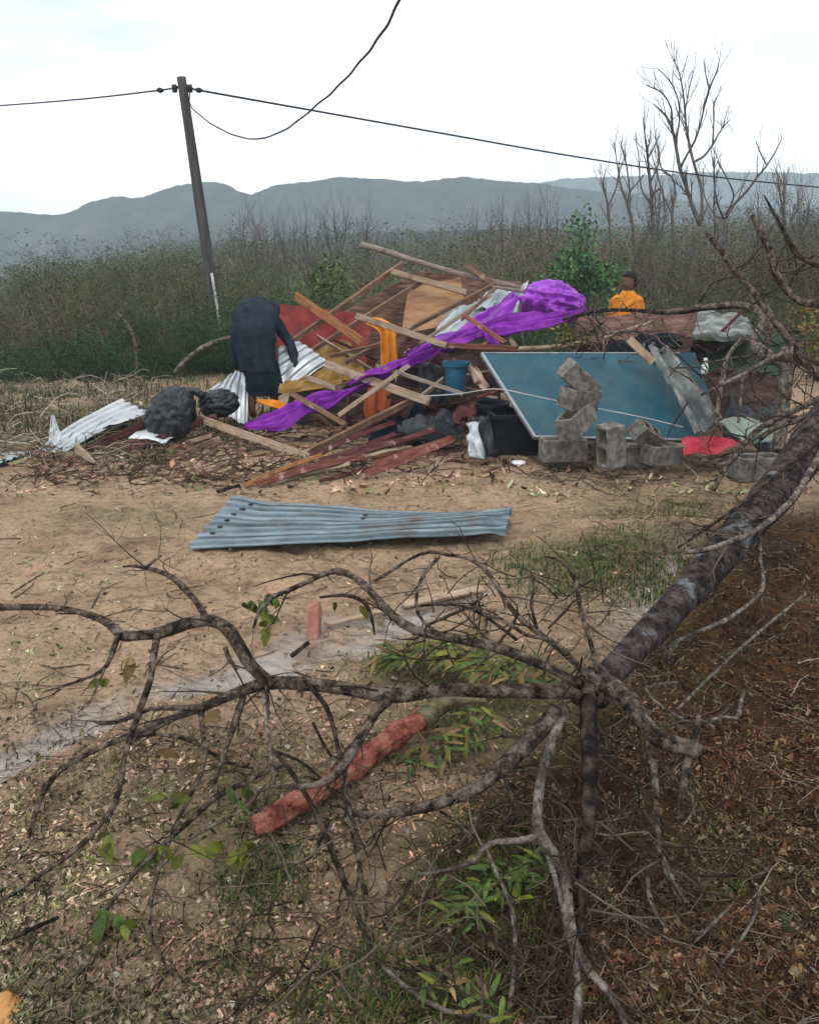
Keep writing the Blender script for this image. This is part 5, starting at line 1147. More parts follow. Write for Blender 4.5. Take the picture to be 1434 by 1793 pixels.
# ------------------------------------------------------------------ fallen trees
def zb(pts, step=0.035):
    """branch given as (px, py, width px, height above the sand)"""
    P, R = [], []
    for (px, py, w, z) in pts:
        q = onz(px, py, z); P.append(q); R.append(pxm(w, q) / 2 * (0.84 if w > 12 else 1.0))
    return crom(P, R, step)
def yb(pts, step=0.05):
    """branch given as (px, py, width px, Y)"""
    P, R = [], []
    for (px, py, w, Y) in pts:
        q = at(px, py, Y); P.append(q); R.append(pxm(w, q) / 2 * 0.88)
    return crom(P, R, step)
def leaf_mesh(L, w, curl, seed):
    rng = np.random.default_rng(seed); n = 6
    V = []
    for k in range(n + 1):
        t = k / n; ww = w * math.sin(math.pi * (0.06 + 0.94 * t) ** 0.8) ** 0.9 * 0.5 + 0.0008
        zc = -curl * t * t * L
        V += [(t * L, -ww, zc + 0.25 * ww), (t * L, 0, zc), (t * L, ww, zc + 0.25 * ww)]
    Q = []
    for k in range(n):
        a = 3 * k; Q += [[a, a + 1, a + 4, a + 3], [a + 1, a + 2, a + 5, a + 4]]
    mb = MB(); mb.add(V, Q); return mb
LEAF_M = [pmat('leaf_green', W((0.02, 0.04, 0.008), (0.05, 0.085, 0.016), (0.11, 0.14, 0.035)), 25, rough=0.6, bump=0.2, spec=0.2, rnd=0.45),
          pmat('leaf_olive', W((0.03, 0.036, 0.005), (0.085, 0.095, 0.012), (0.16, 0.155, 0.03)), 25, rough=0.6, bump=0.2, spec=0.2, rnd=0.45),
          pmat('leaf_dry', W((0.09, 0.055, 0.025), (0.17, 0.11, 0.05), (0.25, 0.17, 0.09)), 10, rough=0.7, bump=0.2, rnd=0.25)]
LEAVES = {}
def leaf(parent, pos, d, up, L, w, mi, curl=0.25):
    key = (round(L, 2), round(w, 3), mi, round(curl, 1))
    if key not in LEAVES:
        me = leaf_mesh(key[0] or 0.01, key[1], curl, 1).mesh('leaf'); me.materials.append(LEAF_M[mi]); LEAVES[key] = me
    o = bpy.data.objects.new('leaf', LEAVES[key]); COL.objects.link(o); o.parent = parent
    x = Vector(unit(d)); y = Vector(up).cross(x).normalized(); z = x.cross(y)
    o.matrix_local = Matrix.Translation(Vector(pos) - Vector(parent.location)) @ Matrix((x, y, z)).transposed().to_4x4()
    return o

FT = empty('fallen_tree', at(1434, 770, 4.3), 'storm-felled tree with its trunk slanting in and bare branches spread over the ground', 'tree')
rt = np.random.default_rng(5)
BR = []
def fbranch(pts, m='bark', sides=8, mode='z', name='branch', rough=0.16, keep=True):
    p, r = zb(pts) if mode == 'z' else yb(pts)
    mb = MB(); tube(mb, p, r, sides, rough=rough, seed=len(BR) + 1)
    build(mb, name, M[m], FT)
    if keep: BR.append((p, r))
    return p, r
fbranch([(1640, 520, 96, 5.4), (1530, 640, 90, 4.9), (1434, 762, 84, 4.3), (1365, 852, 78, 3.85), (1300, 926, 72, 3.4), (1232, 1005, 68, 3.05), (1170, 1074, 64, 2.75), (1110, 1135, 58, 2.5), (1062, 1186, 54, 2.32), (1030, 1214, 44, 2.22)], 'bark_trunk', 16, 'y', 'trunk', 0.07, False)
# knobbly fork where the branches part
build(blob(at(1034, 1208, 2.26), (0.075, 0.07, 0.07), 5, 0.25, 24, 16), 'fork', M['bark'], FT)
J = 0.36
fbranch([(1034, 1208, 36, J), (960, 1209, 34, .37), (870, 1210, 30, .37), (780, 1208, 31, .36), (690, 1218, 34, .34), (600, 1205, 30, .33), (530, 1197, 29, .33), (470, 1196, 29, .31), (410, 1215, 22, .28), (350, 1240, 17, .24), (290, 1262, 15, .20), (230, 1288, 14, .17), (170, 1312, 13, .13), (110, 1345, 12, .10), (78, 1385, 10, .07), (60, 1430, 8, .04), (52, 1466, 5, .02)])
fbranch([(475, 1198, 28, .31), (440, 1165, 29, .36), (418, 1128, 28, .40), (395, 1098, 27, .43), (365, 1086, 26, .44), (320, 1094, 25, .43), (280, 1108, 24, .42), (240, 1113, 22, .42), (213, 1111, 22, .42), (192, 1092, 18, .43), (160, 1078, 15, .44), (110, 1066, 13, .45), (50, 1063, 12, .45), (-30, 1064, 11, .45)])
fbranch([(362, 1082, 14, .44), (345, 1055, 12, .48), (322, 1028, 11, .5), (300, 1010, 9, .5), (272, 998, 8, .5), (240, 991, 6, .5), (215, 992, 3, .5)], sides=6)
fbranch([(258, 992, 5, .5), (270, 983, 5, .51), (284, 973, 2, .52)], sides=5)
fbranch([(276, 1112, 15, .42), (270, 1150, 14, .38), (264, 1190, 13, .34), (250, 1230, 12, .29), (238, 1265, 12, .24), (226, 1300, 11, .19), (216, 1340, 10, .15), (208, 1390, 9, .11), (180, 1440, 9, .08), (130, 1490, 9, .05), (60, 1540, 8, .03), (-20, 1592, 6, .02)], sides=6)
fbranch([(208, 1114, 11, .42), (198, 1140, 10, .39), (188, 1165, 8, .36), (170, 1180, 6, .33), (130, 1195, 5, .30), (75, 1212, 3, .26)], sides=5)
fbranch([(185, 1168, 5, .36), (172, 1200, 4, .32), (155, 1235, 2, .28)], sides=5)
fbranch([(380, 1084, 9, .44), (405, 1096, 8, .45), (420, 1118, 8, .44), (440, 1150, 7, .40), (462, 1188, 6, .34), (470, 1230, 6, .29), (468, 1275, 4, .24)], 'bark_dark', 5)
fbranch([(395, 1135, 10, .38), (402, 1155, 8, .36), (416, 1172, 4, .34)], sides=5)
fbranch([(400, 1160, 4, .36), (385, 1174, 3, .34), (365, 1184, 2, .32)], sides=5)
fbranch([(360, 1238, 13, .25), (310, 1240, 10, .24), (262, 1242, 8, .22), (220, 1260, 8, .19), (180, 1268, 6, .17), (165, 1262, 4, .17)], sides=5)
fbranch([(430, 1210, 13, .29), (420, 1240, 12, .26), (408, 1275, 11, .23), (396, 1310, 10, .20), (386, 1340, 9, .17), (376, 1372, 7, .14)], sides=6)
fbranch([(352, 1240, 12, .24), (355, 1280, 10, .21), (360, 1320, 10, .18), (350, 1360, 9, .15), (325, 1410, 8, .12), (298, 1470, 8, .09), (276, 1530, 8, .07), (262, 1590, 8, .05), (268, 1645, 6, .04), (300, 1706, 4, .02)], sides=6)
fbranch([(335, 1244, 8, .23), (300, 1262, 8, .21), (262, 1282, 8, .19), (240, 1290, 6, .17), (225, 1310, 4, .15)], sides=5)
fbranch([(228, 1290, 8, .17), (280, 1286, 7, .18), (330, 1295, 7, .18), (365, 1315, 7, .17), (400, 1335, 6, .15), (445, 1345, 5, .13)], sides=5)
fbranch([(500, 1335, 7, .16), (440, 1365, 9, .14), (380, 1395, 10, .13), (330, 1440, 10, .11), (285, 1480, 9, .09), (240, 1525, 8, .07), (200, 1575, 7, .05), (168, 1615, 5, .03)], sides=6)
# fork from the long branch down to the red log
fbranch([(684, 1220, 26, .34), (658, 1246, 22, .31), (636, 1285, 20, .28), (612, 1325, 19, .25), (592, 1352, 20, .23), (560, 1372, 14, .21), (520, 1378, 10, .19), (480, 1376, 9, .18), (455, 1385, 8, .16), (430, 1415, 7, .13), (380, 1442, 6, .11), (330, 1470, 5, .08)])
fbranch([(598, 1350, 14, .23), (606, 1390, 14, .20), (612, 1430, 14, .17), (622, 1470, 12, .13), (632, 1530, 9, .09), (640, 1600, 7, .05)], sides=6)
fbranch([(545, 1205, 9, .33), (570, 1235, 9, .31), (584, 1275, 8, .28), (594, 1320, 7, .25), (600, 1345, 6, .23)], 'bark_dark', 5)
fbranch([(548, 1265, 5, .26), (565, 1300, 6, .24), (580, 1325, 5, .23)], 'bark_dark', 5)
fbranch([(478, 1312, 7, .24), (520, 1365, 8, .20), (556, 1430, 9, .16), (592, 1515, 11, .12), (618, 1580, 12, .09), (640, 1640, 13, .06), (666, 1695, 10, .03)], 'bark_dark', 7)
fbranch([(480, 1315, 7, .24), (520, 1330, 6, .22), (560, 1360, 6, .2), (590, 1395, 5, .17)], 'bark_dark', 5)
fbranch([(462, 1200, 9, .30), (466, 1260, 7, .26), (474, 1310, 6, .23), (480, 1370, 4, .18)], 'bark_pale', 5)
# arching upper branches
fbranch([(1020, 1200, 22, .40), (965, 1172, 22, .45), (915, 1150, 22, .49), (868, 1134, 22, .51), (800, 1118, 21, .53), (745, 1108, 20, .54), (705, 1092, 20, .56), (675, 1065, 18, .58), (648, 1035, 16, .59), (620, 1010, 14, .60), (592, 1000, 12, .60), (560, 1008, 10, .59), (515, 1030, 9, .57), (478, 1046, 8, .55), (455, 1070, 6, .53), (444, 1100, 4, .50)])
fbranch([(560, 1046, 5, .54), (600, 1042, 7, .55), (635, 1052, 8, .55), (650, 1080, 7, .52), (656, 1112, 3, .48)], 'bark_dark', 5)
fbranch([(1035, 1195, 13, .42), (1005, 1160, 11, .46), (965, 1125, 10, .50), (925, 1095, 10, .53), (895, 1065, 9, .56), (872, 1030, 8, .59), (852, 1000, 8, .62), (820, 978, 7, .64), (785, 972, 7, .65), (752, 966, 7, .66), (715, 980, 6, .65), (682, 1002, 6, .63), (655, 1018, 4, .61)], sides=6)
fbranch([(770, 974, 6, .65), (742, 1005, 6, .62), (730, 1040, 6, .59), (732, 1075, 6, .56), (755, 1100, 7, .54), (790, 1120, 8, .53)], sides=5)
fbranch([(738, 1060, 4, .56), (790, 1058, 5, .56), (830, 1068, 6, .55), (865, 1090, 6, .53), (905, 1120, 7, .51)], 'bark_dark', 5)
fbranch([(745, 1096, 5, .54), (790, 1076, 6, .55), (830, 1058, 6, .56), (845, 1040, 4, .58)], 'bark_dark', 5)
fbranch([(1048, 1180, 11, .44), (1032, 1120, 9, .52), (1015, 1065, 8, .58), (1008, 1020, 8, .62), (995, 992, 7, .65), (972, 978, 5, .66), (955, 975, 3, .66)], sides=6)
fbranch([(1020, 1175, 8, .46), (985, 1135, 8, .51), (955, 1118, 8, .53), (920, 1112, 7, .53), (880, 1085, 6, .55), (850, 1080, 4, .55)], sides=5)
fbranch([(940, 1100, 6, .55), (930, 1060, 6, .59), (935, 1030, 5, .62), (930, 1005, 3, .64)], 'bark_dark', 5)
fbranch([(960, 1100, 5, .55), (990, 1070, 5, .58), (1005, 1050, 3, .6)], 'bark_dark', 5)
fbranch([(840, 1124, 6, .52), (852, 1090, 5, .55), (840, 1065, 4, .57), (800, 1062, 3, .57)], sides=5)
fbranch([(870, 1130, 5, .51), (900, 1090, 5, .54), (905, 1060, 3, .57), (880, 1040, 2, .59)], 'bark_dark', 5)
# stout crooked branch to the right
fbranch([(1058, 1196, 44, J), (1092, 1218, 40, .35), (1120, 1258, 38, .33), (1148, 1290, 36, .31), (1180, 1304, 34, .30), (1214, 1312, 36, .29), (1222, 1318, 30, .28)], sides=12, rough=0.2)
fbranch([(1212, 1306, 20, .29), (1220, 1275, 11, .33), (1225, 1235, 6, .38)], sides=6)
fbranch([(1208, 1318, 28, .27), (1200, 1350, 20, .24), (1196, 1390, 14, .20), (1192, 1430, 8, .16)], sides=7)
fbranch([(1142, 1300, 14, .29), (1146, 1360, 12, .24), (1150, 1420, 11, .18), (1152, 1480, 9, .12), (1165, 1530, 7, .08), (1190, 1580, 5, .04)], sides=6)
# branches to the ground below the fork
fbranch([(1030, 1222, 38, .35), (1030, 1290, 36, .29), (1033, 1370, 34, .23), (1028, 1450, 33, .17), (1022, 1520, 30, .11), (1018, 1590, 22, .06), (1020, 1650, 12, .02)], 'bark_dark', 10)
fbranch([(990, 1240, 24, .34), (968, 1290, 21, .30), (950, 1350, 20, .26), (942, 1410, 22, .22), (942, 1452, 26, .19), (962, 1485, 24, .17), (988, 1530, 24, .14), (994, 1590, 22, .11), (1006, 1650, 20, .08), (1032, 1700, 17, .06), (1068, 1740, 16, .04), (1100, 1800, 15, .02)], 'bark_pale', 8)
fbranch([(950, 1470, 12, .17), (970, 1530, 12, .14), (988, 1600, 13, .10), (1006, 1680, 16, .07), (1012, 1740, 18, .05), (1005, 1810, 18, .03)], 'bark_pale', 7)
fbranch([(944, 1462, 16, .19), (910, 1472, 14, .18), (870, 1474, 13, .17), (846, 1486, 13, .16), (828, 1508, 10, .14), (780, 1524, 8, .12), (730, 1532, 7, .10)], 'bark_pale', 6)
fbranch([(850, 1484, 8, .16), (870, 1530, 7, .12), (895, 1590, 7, .08), (902, 1660, 8, .06), (893, 1760, 9, .04), (885, 1800, 9, .03)], 'bark_pale', 6)
fbranch([(842, 1480, 7, .16), (800, 1440, 6, .17), (770, 1420, 5, .18)], sides=5)
fbranch([(852, 1478, 5, .16), (885, 1440, 5, .18), (900, 1400, 3, .21)], 'bark_dark', 5)
fbranch([(720, 1542, 8, .09), (700, 1580, 8, .07), (672, 1618, 7, .04)], sides=5)
fbranch([(985, 1238, 38, .34), (935, 1288, 35, .30), (880, 1342, 32, .26), (838, 1378, 28, .23), (790, 1398, 26, .20), (740, 1414, 25, .18), (690, 1422, 22, .16), (640, 1428, 16, .15), (610, 1420, 8, .15)], sides=10)
fbranch([(880, 1350, 10, .24), (890, 1380, 9, .21), (905, 1420, 6, .18)], 'bark_dark', 5)
fbranch([(670, 1692, 8, .04), (720, 1735, 8, .04), (780, 1770, 9, .04), (840, 1778, 10, .04), (890, 1790, 10, .03), (960, 1800, 8, .03)], 'bark_pale', 6)
fbranch([(575, 1440, 9, .14), (545, 1500, 9, .10), (510, 1510, 7, .08), (470, 1525, 5, .05)], sides=5)
# thin branches lying along the trunk and over the red earth
fbranch([(1445, 776, 13, 4.1), (1398, 858, 13, 3.65), (1360, 900, 13, 3.4), (1325, 927, 12, 3.2), (1291, 943, 12, 3.1), (1240, 962, 11, 3.0), (1200, 966, 10, 2.98)], 'bark_pale', 6, 'y')
fbranch([(1425, 778, 9, 4.05), (1370, 822, 8, 3.75), (1317, 866, 8, 3.5), (1250, 916, 7, 3.25), (1187, 958, 5, 3.05)], 'bark_dark', 6, 'y')
fbranch([(1328, 925, 8, .40), (1330, 975, 8, .33), (1334, 1030, 8, .26), (1300, 1066, 8, .22), (1257, 1092, 8, .20), (1215, 1108, 7, .18), (1178, 1128, 8, .16), (1172, 1155, 7, .13)], 'bark_pale', 6)
fbranch([(1410, 1040, 6, .16), (1330, 1105, 6, .17), (1254, 1174, 6, .18), (1186, 1242, 6, .19)], 'bark_pale', 5)
fbranch([(1186, 1195, 6, .25), (1130, 1205, 6, .22), (1160, 1240, 6, .2), (1212, 1268, 6, .2)], 'bark_pale', 5)
fbranch([(1240, 1262, 6, .1), (1268, 1255, 6, .1), (1290, 1258, 8, .1), (1296, 1235, 8, .11), (1302, 1208, 6, .12)], 'bark_pale', 5)
fbranch([(1133, 1535, 8, .08), (1137, 1570, 9, .06), (1150, 1605, 7, .04), (1170, 1630, 4, .02)], 'bark_pale', 5)
fbranch([(1160, 1500, 8, .10), (1178, 1540, 8, .07), (1200, 1580, 6, .04)], 'bark_pale', 5)
fbranch([(1328, 1552, 7, .05), (1322, 1600, 7, .05), (1300, 1640, 6, .04), (1265, 1685, 5, .03)], 'bark_pale', 5)
fbranch([(1285, 1580, 5, .05), (1250, 1615, 6, .04), (1215, 1650, 4, .03)], 'bark_pale', 5)
# fine twigs
tw = MB()
TWD = [(0.06, 0.044, 0.032), (0.035, 0.025, 0.018), (0.11, 0.087, 0.067), (0.024, 0.017, 0.013)]
for p, r in BR:
    L = np.linalg.norm(np.diff(p, axis=0), axis=1).sum()
    for k in range(max(2, int(L * 7))):
        i = rt.integers(max(1, len(p) // 5), len(p))
        tg = unit(p[i] - p[i - 1])
        dd = unit(tg * 0.9 + rt.normal(size=3) * [0.6, 0.6, 0.35])
        ln = rt.uniform(0.07, 0.26) * (0.6 + 0.8 * rt.uniform())
        q = p[i]
        if q[2] + dd[2] * ln < 0.02: dd[2] = abs(dd[2]) * 0.3
        stems(tw, rt, q, dd, ln, min(r[i] * 0.45, 0.0045), 1, TWD, 0.35, 4, (3,), 0.0, 0.6, None, 4)
# tangle under the fork
for k in range(85):
    q = onz(rt.uniform(900, 1230), rt.uniform(1230, 1560), rt.uniform(0.02, 0.22))
    stems(tw, rt, q, rt.normal(size=3) * [1, 1, 0.5], rt.uniform(0.1, 0.4), 0.0035, 1, TWD, 0.5, 4, (3,), 0.0, 0.6, None, 5)
for k in range(120):
    q = onz(rt.uniform(430, 1000), rt.uniform(1420, 1793), rt.uniform(0.01, 0.12))
    stems(tw, rt, q, rt.normal(size=3) * [1, 1, 0.35], rt.uniform(0.1, 0.32), 0.003, 1, TWD, 0.5, 4, (3,), 0.0, 0.6, None, 5)
for k in range(70):
    q = onz(rt.uniform(720, 1060), rt.uniform(1010, 1180), rt.uniform(0.35, 0.6))
    stems(tw, rt, q, rt.normal(size=3) * [1, 0.6, 0.9], rt.uniform(0.08, 0.25), 0.003, 1, TWD, 0.4, 4, (2,), 0.0, 0.6, None, 4)
o = build(tw, 'twigs', M['stuff'], FT, color=True); o['kind'] = 'stuff'
# leaves still hanging on the branches
def hang(px, py, z, n, L, mi, spread=14, down=0.7, w=0.42):
    for k in range(n):
        q = onz(px + rt.normal() * spread, py + rt.normal() * spread * 0.6, z)
        d = A([rt.normal() * 0.7, rt.normal() * 0.5, -down + 0.3 * rt.normal()])
        Lk = round(L * rt.uniform(0.75, 1.25), 2)
        leaf(FT, q, d, (rt.normal() * 0.5, -0.8, 0.6), max(Lk, 0.03), round(Lk * w, 3), mi)
for a in [(175, 1470, .10, 3, .07, 1), (205, 1460, .10, 2, .05, 1), (300, 1390, .16, 4, .06, 1, 10, .2), (318, 1402, .15, 2, .05, 0), (195, 1598, .07, 3, .07, 0, 10), (225, 1620, .06, 3, .05, 1), (430, 1490, .12, 7, .06, 1, 18), (415, 1385, .15, 4, .055, 0), (335, 1485, .11, 4, .06, 1), (440, 1060, .5, 5, .07, 0, 12), (462, 1090, .48, 4, .07, 1, 10), (480, 1045, .52, 3, .06, 0, 12), (180, 1195, .32, 2, .06, 1), (230, 1155, .36, 2, .07, 2, 8, .2), (240, 1290, .17, 2, .04, 2), (270, 1480, .1, 3, .05, 1), (255, 1500, .08, 3, .06, 0, 12), (620, 1050, .52, 2, .05, 1), (312, 1322, .15, 2, .05, 2), (380, 1245, .26, 1, .06, 2), (1400, 1600, .03, 4, .05, 0, 30)]:
    hang(*a)

# green feathery leaf spray under the arching branches
def spray(label, pts, n, L, w, mats, seed, spread_dir, z):
    rng = np.random.default_rng(seed)
    P, R = crom([onz(a, b, z) for a, b in pts], [0.006] * len(pts), 0.02)
    root = empty('leaf_spray', P[0], label, 'leaves')
    mb = MB(); tube(mb, P, R, 5); build(mb, 'stalk', M['greenwood'], root)
    for k in range(n):
        i = rng.integers(0, len(P)); s = 1 if k % 2 else -1
        tg = unit(P[min(i + 1, len(P) - 1)] - P[max(i - 1, 0)])
        side = np.cross(tg, [0, 0, 1]) * s
        d = tg * 0.5 + side * rng.uniform(0.3, 1) + A(spread_dir) * 0.6 + rng.normal(size=3) * [0.4, 0.4, 0.25]
        Lk = round(L * rng.uniform(0.7, 1.2), 2)
        leaf(root, P[i] + rng.normal(size=3) * [0.035, 0.035, 0.012], d, (0.2 * rng.normal(), -0.3, 1), Lk, round(Lk * w, 3), mats[rng.integers(len(mats))], 0.3)
spray('feathery olive-green leaf spray above the long branch', [(900, 1180), (830, 1150), (760, 1140), (690, 1140)], 130, .12, .15, [0, 0, 1, 1, 2], 1, (-0.4, -0.5, 0.05), .10)
spray('smaller olive leaf spray behind the long branch near the fork', [(970, 1190), (930, 1165), (890, 1160), (850, 1170)], 46, .10, .17, [1, 0, 2], 2, (0, -0.5, 0.05), .10)
spray('fresh green leaf spray beside the red log', [(860, 1240), (820, 1280), (770, 1310), (720, 1320)], 70, .08, .17, [0, 0, 1, 2], 3, (0.1, -0.4, 0.1), .04)
spray('dark green leaf spray among the lower branches', [(960, 1520), (900, 1530), (850, 1560), (800, 1600)], 110, .055, .18, [0, 0, 0, 1], 4, (-0.2, 0.1, 0.2), .05)
spray('green leaf spray at the near edge among dry stalks', [(760, 1690), (800, 1720), (830, 1760), (850, 1793)], 44, .05, .18, [0, 0, 1, 2], 5, (0.1, 0.2, 0.2), .04)

# second fallen tree at the right end of the heap
F2 = empty('fallen_tree', at(1369, 735, 5.9), 'broken pale tree with crooked branches at the right end of the heap', 'tree')
def f2(pts, m='bark', sides=8, name='branch', rough=0.15):
    p, r = yb(pts); mb = MB(); tube(mb, p, r, sides, rough=rough, seed=int(pts[0][0])); build(mb, name, M[m], F2); return p, r
B2 = [f2([(1376, 606, 26, 6.0), (1375, 640, 26, 5.98), (1374, 680, 26, 5.95), (1369, 730, 25, 5.9), (1362, 790, 24, 5.75)], 'bark_pale', 10, 'trunk'),
      f2([(1234, 404, 8, 6.4), (1262, 440, 11, 6.35), (1292, 482, 13, 6.3), (1325, 520, 14, 6.2), (1356, 562, 14, 6.1), (1392, 610, 15, 6.0), (1424, 650, 16, 5.9), (1470, 690, 17, 5.8)], 'bark'),
      f2([(1316, 376, 9, 6.2), (1332, 408, 13, 6.2), (1348, 440, 14, 6.2), (1355, 474, 15, 6.15), (1376, 508, 15, 6.1), (1400, 528, 14, 6.05), (1440, 534, 14, 6.0), (1500, 560, 14, 5.9)], 'bark'),
      f2([(1337, 342, 4, 6.6), (1355, 375, 6, 6.5), (1372, 405, 8, 6.5), (1390, 440, 9, 6.45), (1410, 456, 10, 6.4), (1445, 468, 11, 6.3), (1500, 480, 12, 6.2)], 'bark_dark'),
      f2([(1434, 440, 5, 6.5), (1408, 462, 7, 6.5), (1390, 484, 7, 6.45), (1378, 505, 7, 6.3)], 'bark_dark', 6),
      f2([(1216, 538, 9, 6.9), (1260, 535, 11, 6.8), (1300, 534, 12, 6.7), (1322, 542, 14, 6.6), (1336, 562, 15, 6.5), (1326, 582, 16, 6.4), (1318, 600, 17, 6.3), (1328, 618, 18, 6.2), (1352, 628, 18, 6.1), (1374, 642, 18, 6.0)], 'bark_pale'),
      f2([(1303, 586, 6, 6.2), (1286, 606, 8, 6.1), (1272, 628, 9, 6.0), (1266, 660, 10, 5.95), (1258, 700, 10, 5.85), (1250, 756, 9, 5.75)], 'bark_pale', 6),
      f2([(1226, 692, 5, 5.95), (1257, 677, 8, 5.9), (1300, 655, 9, 5.9), (1342, 632, 9, 5.92), (1370, 618, 9, 5.95)], 'bark_pale', 6),
      f2([(1440, 694, 13, 5.5), (1395, 716, 12, 5.4), (1357, 735, 12, 5.3), (1325, 754, 12, 5.2), (1303, 776, 11, 5.1), (1284, 800, 11, 5.05), (1266, 824, 10, 4.98), (1248, 858, 9, 4.9)], 'bark', 7),
      f2([(1300, 778, 8, 5.1), (1282, 808, 8, 5.2), (1256, 812, 8, 5.25), (1232, 806, 6, 5.3)], 'bark_pale', 6),
      f2([(1356, 560, 6, 6.1), (1345, 590, 7, 6.05), (1340, 620, 7, 6.0)], 'bark', 6),
      f2([(1222, 538, 5, 6.9), (1240, 500, 6, 6.85), (1262, 488, 7, 6.8), (1282, 484, 7, 6.6)], 'bark', 6),
      f2([(1300, 660, 6, 6.0), (1296, 700, 7, 5.95), (1292, 740, 6, 5.9)], 'bark_pale', 6),
      f2([(1434, 720, 16, 5.2), (1392, 736, 14, 5.2), (1350, 752, 12, 5.2), (1330, 770, 8, 5.2)], 'bark', 7)]
tw = MB()
for p, r in B2[1:]:
    for k in range(int(len(p) / 3)):
        i = rt.integers(1, len(p)); tg = unit(p[i] - p[i - 1])
        stems(tw, rt, p[i], tg + rt.normal(size=3) * 0.7, rt.uniform(0.15, 0.45), min(0.007, r[i] * 0.5), 1, TWD, 0.3, 4, (3,), 0.1, 0.6, None, 4)
for k in range(60):
    q = at(rt.uniform(1180, 1440), rt.uniform(600, 760), rt.uniform(5.6, 6.6))
    stems(tw, rt, q, rt.normal(size=3) * [1, .5, .8], rt.uniform(0.15, 0.45), 0.006, 1, TWD, 0.4, 4, (3,), 0.0, 0.6, None, 4)
o = build(tw, 'twigs', M['stuff'], F2, color=True); o['kind'] = 'stuff'
# branches lying over the slab behind the teal board
br3 = empty('broken_branch', at(1050, 600, 6.9), 'dead branch with dangling twigs lying over the top of the teal board', 'branch')
tw = MB()
for pts in ([(985, 560, 6, 7.3), (1040, 545, 8, 7.2), (1100, 543, 8, 7.1), (1180, 548, 9, 7.0), (1240, 540, 8, 6.95), (1312, 536, 7, 6.9)], [(1030, 600, 5, 6.9), (1060, 585, 6, 6.9), (1110, 580, 6, 6.85), (1150, 590, 5, 6.8)], [(1052, 560, 5, 6.95), (1056, 600, 4, 6.85), (1054, 640, 2, 6.7)], [(1015, 600, 4, 6.9), (1005, 625, 4, 6.8), (1000, 640, 2, 6.75)]):
    p, r = yb(pts); mb = MB(); tube(mb, p, r, 6, rough=0.15, seed=4); build(mb, 'limb', M['bark_dark'] if pts[0][0] < 1000 else M['bark_pale'], br3)
    for k in range(30):
        i = rt.integers(1, len(p)); stems(tw, rt, p[i], rt.normal(size=3) * [1, 0.5, 0.9], rt.uniform(0.12, 0.35), 0.005, 1, TWD + [(0.25, 0.14, 0.13)], 0.4, 4, (3,), 0.0, 0.6, None, 4)
o = build(tw, 'twigs', M['stuff'], br3, color=True); o['kind'] = 'stuff'
lv = MB(); leaves(lv, rt, np.array([at(1010 + rt.uniform(-30, 35), 592 + rt.uniform(-14, 14), 6.95) for _ in range(40)]), 160, 0.045, [(0.13, 0.13, 0.03), (0.18, 0.15, 0.05), (0.09, 0.10, 0.03)], 0.03)
o = build(lv, 'leaves', M['leaf'], br3, color=True); o['kind'] = 'stuff'

# ------------------------------------------------------------------ logs and lumps on the near ground
lg = empty('red_log', onz(600, 1360, 0.05), 'salmon-red barked log lying under the bare branches', 'log')
p, r = zb([(446, 1452, 46, .04), (480, 1434, 50, .045), (530, 1400, 48, .045), (575, 1372, 42, .045), (604, 1354, 46, .05), (650, 1320, 48, .05), (700, 1284, 46, .05), (742, 1256, 42, .055)], 0.02)
mb = MB(); tube(mb, p, r, 11, rough=0.20, seed=8); build(mb, 'peeled_bark', M['redlog'], lg, False)
p, r = zb([(738, 1262, 44, .062), (762, 1243, 40, .065), (792, 1230, 32, .065), (825, 1224, 20, .06), (850, 1228, 8, .05)], 0.02)
mb = MB(); tube(mb, p, r, 10, rough=0.12, seed=9); build(mb, 'green_end', M['greenwood'], lg)
g = G(549, 1112); bar('wood_offcut', 'small pink wooden offcut standing in the wet sand', g - [0, 0, 0.01], g + [0.004, 0.05, 0.115], 0.082, 0.055, 'pinkwood', rad(90), 'offcut')
pz = lambda a, b, z=0.02: G(a, b, z)
bar('plank', 'pale weathered lath lying flat near the pink offcut', pz(572, 1094), pz(680, 1068), 0.028, 0.014, 'wood_pale', 0.1)
bar('plank', 'broad pale lath lying flat above the leaf spray', pz(700, 1060), pz(846, 1030), 0.05, 0.014, 'wood_pale', 0.15)
bar('stick', 'short dark stick by the pink offcut', pz(508, 1150), pz(536, 1128), 0.022, 0.02, 'bark_dark', 0, 'stick', round_=True)
bar('stick', 'thin pale stick on bare sand at the left', pz(22, 1042), pz(76, 1006), 0.012, 0.012, 'bark_pale', 0, 'stick', round_=True)
bar('stick', 'thin dark twig lying in the lower left litter', pz(30, 1640), pz(106, 1606), 0.012, 0.012, 'bark_dark', 0, 'stick', round_=True)
bar('stick', 'dark stick on the sand below the thick brown beam', pz(380, 862), pz(418, 852), 0.03, 0.03, 'bark_dark', 0, 'stick', round_=True)
g = G(-8, 1800); tag(build(blob(g + [-0.01, 0.0, 0.0], (0.060, 0.095, 0.024), 6, 0.25, 40, 24), 'clay_lump', M['clay']), 'smooth orange clay lump in the near left corner', 'clay lump')
# a snake of mud wall rubble and clods at the foot of the heap

